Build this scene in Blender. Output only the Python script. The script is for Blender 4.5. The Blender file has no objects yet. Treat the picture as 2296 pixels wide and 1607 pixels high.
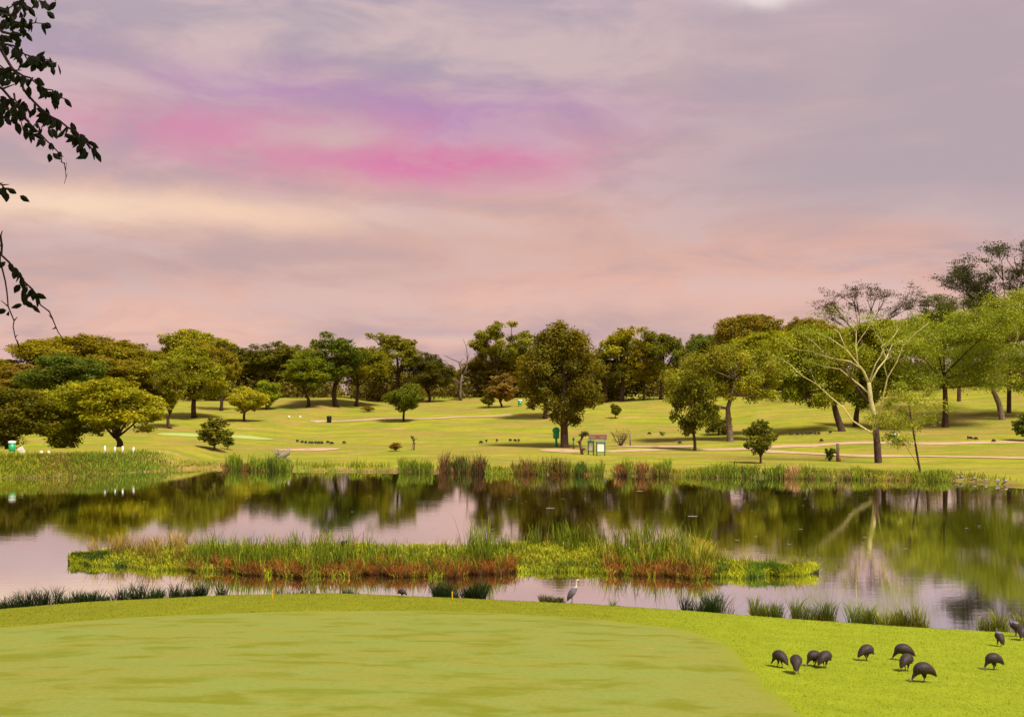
import bpy, math, random
import numpy as np
from math import radians, sin, cos, pi

# ------------------------------------------------------------------ basics
sc = bpy.context.scene
col = sc.collection
F, HOR, CX, CAMZ = 2253.0, 900.0, 1148.0, 8.5      # focal length / horizon row / centre column of a 2296 px wide frame

def lin(r, g, b):
    f = lambda c: (c/255/12.92) if c/255 <= .04045 else ((c/255+.055)/1.055)**2.4
    return (f(r), f(g), f(b))

# ------------------------------------------------------------------ camera
cam = bpy.data.cameras.new('camera'); camo = bpy.data.objects.new('camera', cam); col.objects.link(camo)
camo.location = (0, 0, CAMZ); camo.rotation_euler = (radians(90), 0, 0)
cam.sensor_width = 36; cam.lens = 36*F/2296; cam.shift_y = (HOR-803.0)/2296
cam.clip_start = .1; cam.clip_end = 6000
sc.camera = camo

# ------------------------------------------------------------------ sun, exposure
SUN_EL, SUN_AZ = radians(58), radians(140)          # azimuth clockwise from +Y: behind the camera, to the right
sl = bpy.data.lights.new('sun', 'SUN'); so = bpy.data.objects.new('sun', sl); col.objects.link(so)
sl.energy = 4.6; sl.angle = radians(15); sl.color = (1.0, .93, .80)
so.rotation_euler = (pi/2-SUN_EL, 0, pi-SUN_AZ)
so.location = (30, -40, 60)
sc.view_settings.view_transform = 'Standard'; sc.view_settings.look = 'None'
sc.view_settings.gamma = 1; sc.view_settings.use_curve_mapping = False
EXPO = .55
sc.view_settings.exposure = EXPO

# ------------------------------------------------------------------ node helper
class NT:
    def __init__(s, tree): s.t = tree; s.n = tree.nodes; s.n.clear()
    def new(s, ty, **kw):
        nd = s.n.new(ty)
        for k, v in kw.items(): setattr(nd, k, v)
        return nd
    def put(s, sock, v):
        if v is None: return
        if isinstance(v, bpy.types.NodeSocket): s.t.links.new(v, sock)
        elif isinstance(v, (tuple, list)) and sock.type == 'RGBA' and len(v) == 3: sock.default_value = (*v, 1)
        else: sock.default_value = v
    def math(s, op, a, b=None, c=None, clamp=False):
        nd = s.new('ShaderNodeMath', operation=op, use_clamp=clamp)
        s.put(nd.inputs[0], a)
        if b is not None: s.put(nd.inputs[1], b)
        if c is not None: s.put(nd.inputs[2], c)
        return nd.outputs[0]
    def smooth(s, x, a, b):
        nd = s.new('ShaderNodeMapRange', interpolation_type='SMOOTHSTEP')
        s.put(nd.inputs[0], x); nd.inputs[1].default_value = a; nd.inputs[2].default_value = b
        return nd.outputs[0]
    def mix(s, fac, a, b, mode='MIX'):
        nd = s.new('ShaderNodeMix', data_type='RGBA', blend_type=mode)
        s.put(nd.inputs[0], fac); s.put(nd.inputs[6], a); s.put(nd.inputs[7], b)
        return nd.outputs[2]
    def noise(s, vec, scale, detail=4, rough=.5, dist=0):
        nd = s.new('ShaderNodeTexNoise'); s.put(nd.inputs['Vector'], vec)
        nd.inputs['Scale'].default_value = scale; nd.inputs['Detail'].default_value = detail
        nd.inputs['Roughness'].default_value = rough; nd.inputs['Distortion'].default_value = dist
        return nd.outputs[0]
    def mapping(s, vec, scale=(1, 1, 1), loc=(0, 0, 0)):
        nd = s.new('ShaderNodeMapping'); s.put(nd.inputs[0], vec)
        nd.inputs['Scale'].default_value = scale; nd.inputs['Location'].default_value = loc
        return nd.outputs[0]
    def ramp(s, fac, stops):
        nd = s.new('ShaderNodeValToRGB'); e = nd.color_ramp.elements
        while len(e) > 1: e.remove(e[-1])
        for i, (p, c) in enumerate(stops):
            q = e[0] if i == 0 else e.new(p)
            q.position = p; q.color = (*c, 1)
        s.put(nd.inputs[0], fac); return nd.outputs[0]

# ------------------------------------------------------------------ world: dusk cloud deck over a Nishita sky
world = bpy.data.worlds.new('World'); sc.world = world; world.use_nodes = True
w = NT(world.node_tree)
out = w.new('ShaderNodeOutputWorld'); bg = w.new('ShaderNodeBackground')
sky = w.new('ShaderNodeTexSky', sky_type='NISHITA'); sky.sun_disc = False
sky.sun_elevation = SUN_EL; sky.sun_rotation = SUN_AZ; sky.dust_density = 3
D = w.new('ShaderNodeTexCoord').outputs['Generated']
sep = w.new('ShaderNodeSeparateXYZ'); w.put(sep.inputs[0], D)
el = w.math('ARCSINE', sep.outputs[2])
az = w.math('ARCTAN2', sep.outputs[0], sep.outputs[1])
nA = w.noise(w.mapping(D, (1.7, 1.7, 6.5), (3.1, 1.2, .3)), 1.6, 5, .5, .4)      # broad cloud banks
nB = w.noise(w.mapping(D, (2.4, 2.4, 8.5), (7.7, 4.4, 2)), 2.6, 6, .55, .5)      # streaks
nC = w.noise(w.mapping(D, (4, 4, 10.5), (1.7, 9.4, 5)), 3.2, 7, .58, .3)           # torn edges
elw = w.math('ADD', el, w.math('MULTIPLY', w.math('SUBTRACT', nB, .5), .10))
K = 1.0
def S(r, g, b): return tuple(K*c for c in lin(r, g, b))
base = w.ramp(w.math('DIVIDE', elw, .7), [(0, S(216,176,174)), (.045, S(216,174,170)), (.10, S(244,194,174)), (.16, S(234,182,165)), (.26, S(220,174,162)),
      (.38, S(210,174,171)), (.55, S(197,176,186)), (.8, S(192,175,188)), (1, S(192,175,188))])
grey = w.mix(w.smooth(el, .05, .35), S(198,166,164), S(184,168,178))
c1 = w.mix(w.math('MULTIPLY', w.smooth(nA, .44, .66), .75), base, grey)
c2 = w.mix(w.math('MULTIPLY', w.smooth(nB, .47, .64), .60), c1, S(224,194,190))
c2 = w.mix(w.math('MULTIPLY', w.smooth(nB, .52, .36), .62), c2, w.mix(w.smooth(el, .12, .30), S(190,162,166), S(172,158,174)))
c2 = w.mix(w.math('MULTIPLY', w.smooth(nC, .52, .70), .28), c2, S(228,198,192))
# the deck is greyer towards the right
c2 = w.mix(w.math('MULTIPLY', w.math('MULTIPLY', w.smooth(az, .02, .35), w.smooth(el, .10, .22)), w.smooth(nA, .25, .6)), c2, S(186,166,173))
def blob(a0, e0, wa, we, soft=.55, namp=1.0, n=None):
    dx = w.math('ADD', w.math('DIVIDE', w.math('SUBTRACT', az, a0), wa), w.math('MULTIPLY', w.math('SUBTRACT', nA, .5), 2.6*namp))
    dy = w.math('ADD', w.math('DIVIDE', w.math('SUBTRACT', el, e0), we), w.math('MULTIPLY', w.math('SUBTRACT', n or nB, .5), 3.6*namp))
    r2 = w.math('ADD', w.math('MULTIPLY', dx, dx), w.math('MULTIPLY', dy, dy))
    return w.math('MULTIPLY', w.math('POWER', 2.71828, w.math('MULTIPLY', r2, -1.1)), w.math('ADD', 1.0-soft, w.math('MULTIPLY', w.smooth(nC, .36, .58), soft)))
def P2(px, py): return math.atan((px-CX)/F), math.atan((HOR-py)/math.hypot(F, px-CX))
c3 = c2
for (px, py, wx, wy, colr, amt, soft, na) in [
    (560, 200, 330, 62, (184,134,186), .66, .5, .6),
    (1050, 262, 380, 66, (184,130,188), .78, .4, .5),
    (420, 285, 320, 52, (218,140,172), .8, .5, .6),
    (940, 360, 420, 60, (224,124,170), 1.0, .4, .5),
    (720, 305, 130, 26, (214,182,178), .8, .4, .5),
    (170, 455, 520, 36, (255,222,190), 1.0, .3, .45),
    (540, 486, 330, 36, (253,212,184), 1.0, .3, .4),
    (120, 570, 420, 62, (190,163,163), .6, .3, .6),
    (1150, 560, 520, 80, (222,176,160), .65, .3, .5),
    (1300, 672, 700, 34, (240,192,176), .6, .2, .4),
    (1200, 745, 420, 13, (198,166,172), .8, .3, .35),
    (1730, -14, 100, 24, (250,238,232), .8, .3, .5)]:
    a0, e0 = P2(px, py)
    c3 = w.mix(w.math('MULTIPLY', blob(a0, e0, wx/F, wy/F, soft, na, nC if wy < 45 else nB), amt), c3, S(*colr))
# below the horizon the dome simply goes on dull
cl = w.mix(.06, w.mix(1.0, c3, (10/1.55*1.04,)*3, 'MULTIPLY'), sky.outputs[0])
w.put(bg.inputs['Color'], cl); bg.inputs['Strength'].default_value = .10
w.t.links.new(bg.outputs[0], out.inputs[0])

# ------------------------------------------------------------------ scene helpers
def tag(o, label=None, cat=None, group=None, kind=None):
    if label: o['label'] = label
    if cat: o['category'] = cat
    if group: o['group'] = group
    if kind: o['kind'] = kind
    return o
def empty(name, loc=(0, 0, 0), rz=0):
    o = bpy.data.objects.new(name, None); col.objects.link(o); o.location = loc; o.rotation_euler = (0, 0, rz)
    o.empty_display_size = .2; return o
def link(name, me, parent=None, loc=None, color=None):
    o = bpy.data.objects.new(name, me); col.objects.link(o)
    if parent: o.parent = parent
    if loc is not None: o.location = loc
    if color: o.color = (*color, 1)
    return o
def copy_tree(o, parent=None):
    c = o.copy(); col.objects.link(c); c.parent = parent
    for ch in o.children: copy_tree(ch, c)
    return c

def make_mesh(name, V, faces, mat=None, cols=None, smooth=False):
    """faces: list of index lists or an (n,k) array"""
    me = bpy.data.meshes.new(name)
    V = np.asarray(V, np.float32)
    if isinstance(faces, np.ndarray):
        n, k = faces.shape
        me.vertices.add(len(V)); me.vertices.foreach_set('co', V.ravel())
        me.loops.add(n*k); me.loops.foreach_set('vertex_index', faces.astype(np.int32).ravel())
        me.polygons.add(n); me.polygons.foreach_set('loop_start', np.arange(0, n*k, k, dtype=np.int32))
        me.polygons.foreach_set('loop_total', np.full(n, k, np.int32))
        me.update(calc_edges=True)
    else:
        me.from_pydata([tuple(v) for v in V], [], faces); me.update()
    if cols is not None:
        a = me.color_attributes.new('col', 'FLOAT_COLOR', 'POINT')
        c = np.ones((len(V), 4), np.float32); c[:, :3] = cols
        a.data.foreach_set('color', c.ravel())
    if smooth: me.polygons.foreach_set('use_smooth', np.ones(len(me.polygons), bool))
    if mat: me.materials.append(mat)
    return me

class Geo:
    def __init__(s): s.v = []; s.f = []; s.c = []
    def add(s, V, Fc, c=(1, 1, 1)):
        b = len(s.v); s.v += [tuple(p) for p in V]; s.f += [[i+b for i in f] for f in Fc]
        s.c += [tuple(c)]*len(V)
    def tube(s, pts, rad, n=6, c=(1, 1, 1), cap=True, flat=(1, 1)):
        pts = [np.array(p, float) for p in pts]
        V = []; ref = np.array([0.13, .97, .21])
        for i, p in enumerate(pts):
            t = pts[min(i+1, len(pts)-1)]-pts[max(i-1, 0)]; t = t/(np.linalg.norm(t)+1e-9)
            a = np.cross(t, ref); a /= np.linalg.norm(a)+1e-9; b = np.cross(t, a)
            for k in range(n):
                q = 2*pi*k/n; V.append(p+rad[i]*(a*cos(q)*flat[0]+b*sin(q)*flat[1]))
        Fc = []
        for i in range(len(pts)-1):
            for k in range(n):
                Fc.append([i*n+k, i*n+(k+1) % n, (i+1)*n+(k+1) % n, (i+1)*n+k])
        if cap: Fc += [list(range(n))[::-1], [(len(pts)-1)*n+k for k in range(n)]]
        s.add(V, Fc, c)
    def box(s, x0, x1, y0, y1, z0, z1, c=(1, 1, 1)):
        V = [(x, y, z) for z in (z0, z1) for y in (y0, y1) for x in (x0, x1)]
        s.add(V, [[0, 2, 3, 1], [4, 5, 7, 6], [0, 1, 5, 4], [2, 6, 7, 3], [0, 4, 6, 2], [1, 3, 7, 5]], c)
    def lathe(s, prof, n=16, c=(1, 1, 1), o=(0, 0, 0)):
        V = []; m = len(prof)
        for r, z in prof:
            for k in range(n): V.append((o[0]+r*cos(2*pi*k/n), o[1]+r*sin(2*pi*k/n), o[2]+z))
        Fc = [[i*n+k, i*n+(k+1) % n, (i+1)*n+(k+1) % n, (i+1)*n+k] for i in range(m-1) for k in range(n)]
        Fc += [list(range(n))[::-1], [(m-1)*n+k for k in range(n)]]
        s.add(V, Fc, c)
    def mesh(s, name, mat, smooth=False, attr=False):
        return make_mesh(name, s.v, s.f, mat, s.c if attr else None, smooth)

# ------------------------------------------------------------------ materials
def base_mat(name):
    m = bpy.data.materials.new(name); m.use_nodes = True; t = NT(m.node_tree)
    o = t.new('ShaderNodeOutputMaterial'); return m, t, o
def simple(name, rgb, rough=.7, var=.25, scale=6, spec=.3, metal=0, bump=.15):
    m, t, o = base_mat(name); b = t.new('ShaderNodeBsdfPrincipled')
    v = t.new('ShaderNodeTexCoord').outputs['Object']
    n = t.noise(v, scale, 6, .6)
    t.put(b.inputs['Base Color'], t.mix(n, tuple(c*(1-var) for c in rgb), tuple(min(1, c*(1+var)) for c in rgb)))
    t.put(b.inputs['Roughness'], rough); b.inputs['Specular IOR Level'].default_value = spec; b.inputs['Metallic'].default_value = metal
    bp = t.new('ShaderNodeBump'); bp.inputs['Strength'].default_value = bump; t.put(bp.inputs['Height'], t.noise(v, scale*6, 4)); t.put(b.inputs['Normal'], bp.outputs[0])
    t.t.links.new(b.outputs[0], o.inputs[0]); return m
def foliage(name, objcol=True, transl=.35, gloss=.05):
    m, t, o = base_mat(name)
    c = t.new('ShaderNodeAttribute', attribute_name='col').outputs['Color']
    if objcol:
        c = t.mix(1.0, c, t.new('ShaderNodeObjectInfo').outputs['Color'], 'MULTIPLY')
    d = t.new('ShaderNodeBsdfDiffuse'); t.put(d.inputs[0], c)
    tr = t.new('ShaderNodeBsdfTranslucent'); t.put(tr.inputs[0], t.mix(1.0, c, (1.15, 1.2, .7), 'MULTIPLY'))
    g = t.new('ShaderNodeBsdfGlossy'); g.inputs['Roughness'].default_value = .45; g.inputs[0].default_value = (.6, .6, .55, 1)
    m1 = t.new('ShaderNodeMixShader'); m1.inputs[0].default_value = transl
    t.t.links.new(d.outputs[0], m1.inputs[1]); t.t.links.new(tr.outputs[0], m1.inputs[2])
    m2 = t.new('ShaderNodeMixShader'); m2.inputs[0].default_value = gloss
    t.t.links.new(m1.outputs[0], m2.inputs[1]); t.t.links.new(g.outputs[0], m2.inputs[2])
    t.t.links.new(m2.outputs[0], o.inputs[0]); return m
M = {}
M['leaf'] = foliage('leaf', True, .32, .015)
M['blade'] = foliage('blade', False, .3, .015)
def bark(name, rgb, rgb2):
    m, t, o = base_mat(name); b = t.new('ShaderNodeBsdfPrincipled')
    v = t.new('ShaderNodeTexCoord').outputs['Object']
    n = t.noise(t.mapping(v, (3, 3, .8)), 2.2, 6, .65)
    t.put(b.inputs['Base Color'], t.mix(t.smooth(n, .35, .65), rgb, rgb2)); b.inputs['Roughness'].default_value = .85
    b.inputs['Specular IOR Level'].default_value = .15
    bp = t.new('ShaderNodeBump'); bp.inputs['Strength'].default_value = .5; bp.inputs['Distance'].default_value = .06
    t.put(bp.inputs['Height'], n); t.put(b.inputs['Normal'], bp.outputs[0])
    t.t.links.new(b.outputs[0], o.inputs[0]); return m
M['bark'] = bark('bark', (.035, .02, .012), (.10, .06, .04))
M['bark_light'] = bark('bark_light', (.10, .065, .045), (.24, .17, .13))
M['bark_fever'] = bark('bark_fever', (.42, .36, .13), (.62, .54, .24))
M['bark_dead'] = bark('bark_dead', (.07, .045, .035), (.20, .15, .125))

# ------------------------------------------------------------------ terrain
def near_shore(x):
    xs = [-400, -60, -34, -20.2, -16.9, -11.6, -7.3, -2.9, 2.8, 6.7, 10.4, 13.8, 16.6, 18.3, 30, 60, 400]
    ys = [20, 30, 36.5, 39.7, 41.4, 42.8, 43.2, 42.3, 41.0, 39.7, 38.2, 37.0, 36.2, 35.9, 33, 26, 10]
    return np.interp(x, xs, ys)
FS = [(-200, 1430), (0, 1071.5), (150, 1070), (250, 1062), (330, 1057), (425, 1051), (490, 1052), (574, 1055), (700, 1055), (800, 1056), (950, 1058), (1148, 1062),
      (1350, 1066), (1530, 1068), (1722, 1071), (1960, 1075), (2100, 1079), (2155, 1077), (2296, 1090), (2500, 1105)]
fsx, fsy = [], []
for px, py in FS[1:]:
    d = CAMZ*F/(py-HOR); fsx.append((px-CX)/F*d); fsy.append(d)
def far_shore(x): return np.interp(x, [-400, -120]+fsx+[200, 400], [60, 95]+fsy+[60, 40])
def sstep(a, b, x):
    t = np.clip((x-a)/(b-a), 0, 1); return t*t*(3-2*t)
_ps = np.array([0, .8, 8, 25, 45, 78, 108, 138, 168, 208, 280, 400, 900, 4000.])
_pz = np.array([0, .30, .5, .72, 1.0, 2.3, 4.6, 6.9, 8.9, 10.4, 11.5, 12, 12, 12.])
_fs = np.linspace(0, 4000, 8001); _fz = np.interp(_fs, _ps, _pz)
_k = np.ones(41)/41; _sm = np.convolve(np.pad(_fz, 20, mode='edge'), _k, 'valid')
_fz = np.where(_fs < 12, _fz, _sm)
def H(x, y):
    x = np.asarray(x, float); y = np.asarray(y, float)
    ns, fs = near_shore(x), far_shore(x)
    s1 = ns-y
    zn = .42*(1-np.exp(-np.maximum(s1, 0)/.55))+.112*s1+.0085*np.maximum(15-y, 0)**2*(y < 15)
    zn = np.where(y < 0, .42+.112*ns+.0085*225+0*y, zn)
    zn = zn+.05*np.sin(x*.31+.6)*np.sin(y*.27)*sstep(1, 6, s1)
    s2 = y-fs
    zf = np.interp(s2, _fs, _fz)
    zf = zf+4.2*sstep(25, 150, x)*sstep(70, 210, s2)-.8*sstep(-30, -130, x)*sstep(90, 200, s2)
    zf = zf+1.45*sstep(-40, -47, x)*sstep(.3, 9, s2)*(1-sstep(24, 44, s2))
    und = .12*np.sin(x*.11+y*.05)+.10*np.sin(x*.043-y*.083+2)+.05*np.sin(x*.31+y*.21)
    zf = zf+und*sstep(6, 30, s2)*(1+2*sstep(60, 160, s2))
    dp = np.minimum(-s1, -s2)
    zp = -1.1*(1-np.exp(-np.maximum(dp, 0)/1.2))-.02*(dp > 0)
    return np.where(s1 > 0, zn, np.where(s2 > 0, zf, zp))
_dd = np.arange(12, 420, .05)
def pix(px, py, off=0):
    X = (px-CX)/F*_dd; Z = CAMZ-(py-HOR)/F*_dd
    h = H(X, _dd); h = np.maximum(h, 0)
    hit = np.nonzero(Z <= h)[0]
    i = hit[0] if len(hit) else len(_dd)-1
    return np.array([X[i], _dd[i], h[i]+off])
def at(px, d):
    x = (px-CX)/F*d; return np.array([x, d, float(H(x, d))])
def pz(py, d): return CAMZ-(py-HOR)/F*d
def onwater(px, py):
    d = CAMZ*F/(py-HOR); return np.array([(px-CX)/F*d, d, 0.])

def axis(*segs):
    r = []
    for a, b, st in segs: r += list(np.arange(a, b, st))
    return np.array(r)
ys = axis((-60, 14, 4), (14, 48, .4), (48, 96, 3), (96, 136, .5), (136, 345, 2.2)); ys = np.r_[ys, 345*1.12**np.arange(22)]
xp = axis((0, 30, .5), (30, 190, 1.6)); xp = np.r_[xp, 190*1.16**np.arange(20)]
xs = np.r_[-xp[:0:-1], xp]
GX, GY = np.meshgrid(xs, ys); GZ = H(GX, GY)
nx, ny = len(xs), len(ys)
idx = np.arange(nx*ny).reshape(ny, nx)
faces = np.stack([idx[:-1, :-1], idx[:-1, 1:], idx[1:, 1:], idx[1:, :-1]], -1).reshape(-1, 4)
V = np.stack([GX, GY, GZ], -1).reshape(-1, 3)
C_FRINGE = np.array([.19, .20, .009]); C_ROUGH_LIT = np.array([.24, .285, .012]); C_FAIR = np.array([.27, .255, .020]); C_MUD = np.array([.10, .06, .03])
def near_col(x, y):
    t = sstep(-1, 10, x+.25*(42-y)-2)[..., None]  # fringe to rough; the lighter right side has its light put into the colour
    return C_FRINGE*(1-t)+C_ROUGH_LIT*t
cc = np.zeros((len(V), 3))
xx, yy = V[:, 0], V[:, 1]
s1 = near_shore(xx)-yy; s2 = yy-far_shore(xx)
cc[:] = C_MUD
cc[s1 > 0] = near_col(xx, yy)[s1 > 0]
t = sstep(0, 1.6, s2)[:, None]; cf = C_MUD*2*(1-t)+C_FAIR*t
cc[s2 > 0] = cf[s2 > 0]
def ground_mat():
    m, t, o = base_mat('mown_grass'); b = t.new('ShaderNodeBsdfPrincipled')
    c = t.new('ShaderNodeAttribute', attribute_name='col').outputs['Color']
    v = t.new('ShaderNodeTexCoord').outputs['Object']
    sp = t.new('ShaderNodeSeparateXYZ'); t.put(sp.inputs[0], v)
    far = t.smooth(sp.outputs[1], 95, 130)
    big = t.noise(t.mapping(v, (.018, .05, 0)), 1.6, 6, .6, .5)
    med = t.noise(t.mapping(v, (.07, .16, 0), (5, 2, 0)), 1.5, 6, .62, .4)
    dry = t.math('MULTIPLY', t.math('MULTIPLY', t.smooth(big, .40, .60), far), .9)
    c = t.mix(dry, c, (.27, .19, .045))
    lush = t.math('MULTIPLY', t.math('MULTIPLY', t.smooth(med, .44, .60), far), .75)
    c = t.mix(lush, c, (.16, .20, .014))
    bare = t.math('MULTIPLY', t.math('MULTIPLY', t.smooth(t.noise(t.mapping(v, (.10, .3, 0), (9, 3, 0)), 1.0, 7, .6), .57, .70), far), .65)
    c = t.mix(bare, c, (.42, .26, .13))
    n1 = t.noise(v, 1.1, 5, .6); n2 = t.noise(v, 14, 5, .65); n3 = t.noise(v, 55, 3, .6)
    g = t.math('ADD', t.math('MULTIPLY', n1, .55), t.math('ADD', t.math('MULTIPLY', n2, .55), t.math('MULTIPLY', n3, .5)))
    gr = t.new('ShaderNodeMapRange'); t.put(gr.inputs[0], g); gr.inputs[1].default_value = .45; gr.inputs[2].default_value = 1.15
    gr.inputs[3].default_value = .62; gr.inputs[4].default_value = 1.38
    cmb = t.new('ShaderNodeCombineColor'); [t.put(cmb.inputs[i], gr.outputs[0]) for i in range(3)]
    c = t.mix(1.0, c, cmb.outputs[0], 'MULTIPLY')
    t.put(b.inputs['Base Color'], c); b.inputs['Roughness'].default_value = .9; b.inputs['Specular IOR Level'].default_value = .08
    bp = t.new('ShaderNodeBump'); bp.inputs['Strength'].default_value = .6; bp.inputs['Distance'].default_value = .05
    t.put(bp.inputs['Height'], t.math('ADD', n2, n3)); t.put(b.inputs['Normal'], bp.outputs[0])
    t.t.links.new(b.outputs[0], o.inputs[0]); return m
M['ground'] = ground_mat()
ground = link('ground', make_mesh('ground', V, faces, M['ground'], cc, True)); tag(ground, 'mown grass running down to the pond and up the far slope', kind='structure')

# ------------------------------------------------------------------ water
def water_mat():
    m, t, o = base_mat('pond_water')
    v = t.new('ShaderNodeTexCoord').outputs['Object']
    d = t.new('ShaderNodeBsdfDiffuse'); d.inputs[0].default_value = (.045, .035, .010, 1)
    g = t.new('ShaderNodeBsdfGlossy'); g.inputs[0].default_value = (.97, .97, .97, 1); g.inputs['Roughness'].default_value = .02
    w1 = t.noise(t.mapping(v, (.55, 1.8, 1)), 1.0, 5, .6)
    w2 = t.noise(t.mapping(v, (2.2, 7, 1)), 1.0, 3, .5)
    gust = t.smooth(t.noise(t.mapping(v, (.03, .17, 1), (2, 5, 0)), 1.0, 4, .6), .50, .72)
    h = t.math('ADD', t.math('MULTIPLY', w1, .5), t.math('MULTIPLY', t.math('MULTIPLY', w2, gust), .5))
    bp = t.new('ShaderNodeBump'); bp.inputs['Strength'].default_value = 1.0; bp.inputs['Distance'].default_value = .005
    t.put(bp.inputs['Height'], h); t.put(g.inputs['Normal'], bp.outputs[0])
    mx = t.new('ShaderNodeMixShader'); mx.inputs[0].default_value = .96
    t.t.links.new(d.outputs[0], mx.inputs[1]); t.t.links.new(g.outputs[0], mx.inputs[2]); t.t.links.new(mx.outputs[0], o.inputs[0]); return m
M['water'] = water_mat()
link('pond_water', make_mesh('pond_water', [(-420, 5, 0), (420, 5, 0), (420, 160, 0), (-420, 160, 0)], [[0, 1, 2, 3]], M['water']))['kind'] = 'structure'

# ------------------------------------------------------------------ putting green
def smoothpoly(P, n=3):
    P = np.array(P, float)
    for _ in range(n):
        Q = .75*P[:-1]+.25*P[1:]; R = .25*P[:-1]+.75*P[1:]
        P = np.vstack([P[:1], np.stack([Q, R], 1).reshape(-1, 2), P[-1:]])
    return P
gp = [(-300, 1870), (0, 1842), (233, 1821), (467, 1807), (700, 1798), (1000, 1792), (1280, 1791), (1467, 1798), (1700, 1810), (1840, 1826), (2000, 1845), (2070, 1866), (2140, 1891),
      (2177, 1938), (2224, 1990), (2280, 2041), (2345, 2096)]
gw = [pix(a/1.30662, b/1.30662)[:2] for a, b in gp]
gw = smoothpoly([(-24, 8), (-27, 17), (-27.5, 27)]+[tuple(p) for p in gw]+[(4.9, 12.5), (2, 7), (-8, 4), (-20, 5)])
def green_mat():
    m, t, o = base_mat('putting_green'); b = t.new('ShaderNodeBsdfPrincipled')
    v = t.new('ShaderNodeTexCoord').outputs['Object']
    a = t.noise(t.mapping(v, (.22, .55, 0)), 1.3, 6, .6, .3)
    a2 = t.noise(t.mapping(v, (.40, .75, 0), (4, 9, 0)), 1.2, 7, .62, .3)
    sc_ = t.noise(t.mapping(v, (.7, 1.5, 0), (14, 3, 0)), 1.2, 7, .7, .2)
    fine = t.noise(v, 30, 4, .65)
    c = t.mix(t.smooth(a, .38, .62), (.222, .222, .040), (.195, .235, .048))
    c = t.mix(t.math('MULTIPLY', t.smooth(a2, .48, .64), .9), c, (.150, .165, .008))
    c = t.mix(t.math('MULTIPLY', t.smooth(sc_, .60, .74), .5), c, (.40, .27, .07))
    c = t.mix(t.math('MULTIPLY', t.math('SUBTRACT', fine, .3), .7), c, (.15, .15, .015))
    grain = t.noise(v, 9, 6, .7); c = t.mix(t.math('MULTIPLY', t.smooth(grain, .42, .66), .45), c, (.145, .165, .016))
    ed_ = t.new('ShaderNodeAttribute', attribute_name='col').outputs['Fac']
    c = t.mix(t.math('MULTIPLY', t.math('MULTIPLY', ed_, t.smooth(grain, .30, .55)), .9), c, (.20, .22, .012))
    t.put(b.inputs['Base Color'], c); b.inputs['Roughness'].default_value = .9; b.inputs['Specular IOR Level'].default_value = .08
    bp = t.new('ShaderNodeBump'); bp.inputs['Strength'].default_value = .3; bp.inputs['Distance'].default_value = .02
    t.put(bp.inputs['Height'], fine); t.put(b.inputs['Normal'], bp.outputs[0])
    t.t.links.new(b.outputs[0], o.inputs[0]); return m
M['green'] = green_mat()
def inside(P, x, y):
    r = np.zeros(np.shape(x), bool); n = len(P)
    for i in range(n):
        (x1, y1), (x2, y2) = P[i], P[(i+1) % n]
        cnd = ((y1 > y) != (y2 > y)); xi = (x2-x1)*(y-y1)/((y2-y1) if y2 != y1 else 1e-9)+x1
        r ^= cnd & (x < xi)
    return r
# fan of rings shrinking towards the centre keeps the outline crisp and follows the slope
ctr = np.array([-9., 22.]); gw = gw+np.random.RandomState(5).randn(*gw.shape)*.035; n = len(gw); rings = np.r_[1, .99, .978, .96, np.linspace(.935, .02, 36)]; V = []; edge = []
for r in rings: edge += [[{1: 1, .99: .75, .978: .3}.get(r, 0.)]*3]*n
for r in rings:
    p = ctr+(gw-ctr)*r; V.append(np.c_[p, H(p[:, 0], p[:, 1])+.035])
V = np.vstack(V); fc = np.array([[i*n+k, (i+1)*n+k, (i+1)*n+(k+1) % n, i*n+(k+1) % n] for i in range(39) for k in range(n)]).tolist()+[[39*n+k for k in range(n)]]
link('putting_green', make_mesh('putting_green', V, fc, M['green'], np.array(edge), False))['kind'] = 'structure'

# ------------------------------------------------------------------ paths, dirt, distant greens
M['path'] = simple('path_sand', (.42, .28, .17), .95, .3, .8, .05)
M['dgreen'] = simple('distant_green', (.30, .36, .10), .95, .15, .3, .05)
def ribbon(name, pts, hw, mat, off=.05, label=None):
    P = smoothpoly([tuple(pix(a, b)[:2]) for a, b in pts], 3)
    T = np.gradient(P, axis=0); N = np.c_[-T[:, 1], T[:, 0]]/np.linalg.norm(T, axis=1)[:, None]
    k = len(P); rows = []
    rs = np.random.RandomState(len(name)+k)
    wv = hw*(1+.25*np.convolve(rs.randn(k), np.ones(5)/5, 'same'))
    for u in np.linspace(-1, 1, 5):
        q = P+N*(u*wv)[:, None]; rows.append(np.c_[q, H(q[:, 0], q[:, 1])+off])
    V = np.vstack(rows); fc = np.array([[i*k+j, i*k+j+1, (i+1)*k+j+1, (i+1)*k+j] for i in range(4) for j in range(k-1)])
    o = link(name, make_mesh(name, V, fc, mat, None, True)); o['kind'] = 'structure'; return o
def patch(name, px, py, rx, ry, mat, seed=0, off=.06):
    c = pix(px, py); rs = np.random.RandomState(seed); n = 40; a = np.linspace(0, 2*pi, n, endpoint=False)
    rr = 1+sum(.12/k*np.sin(k*a+rs.rand()*6) for k in range(2, 6)); V = []
    for r in (1, .7, .4, .1):
        x = c[0]+rx*r*rr*np.cos(a); y = c[1]+ry*r*rr*np.sin(a); V.append(np.c_[x, y, H(x, y)+off])
    V = np.vstack(V); fc = [[i*n+k, (i+1)*n+k, (i+1)*n+(k+1) % n, i*n+(k+1) % n] for i in range(3) for k in range(n)]+[[3*n+k for k in range(n)]]
    o = link(name, make_mesh(name, V, fc, mat, None, True)); o['kind'] = 'structure'; return o
ribbon('path', [(1358, 1012), (1423, 1009), (1523, 1007), (1673, 1006), (1722, 1003), (1791, 998), (1895, 993), (2033, 994), (2171, 992), (2320, 991)], 2.0, M['path'])
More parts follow.
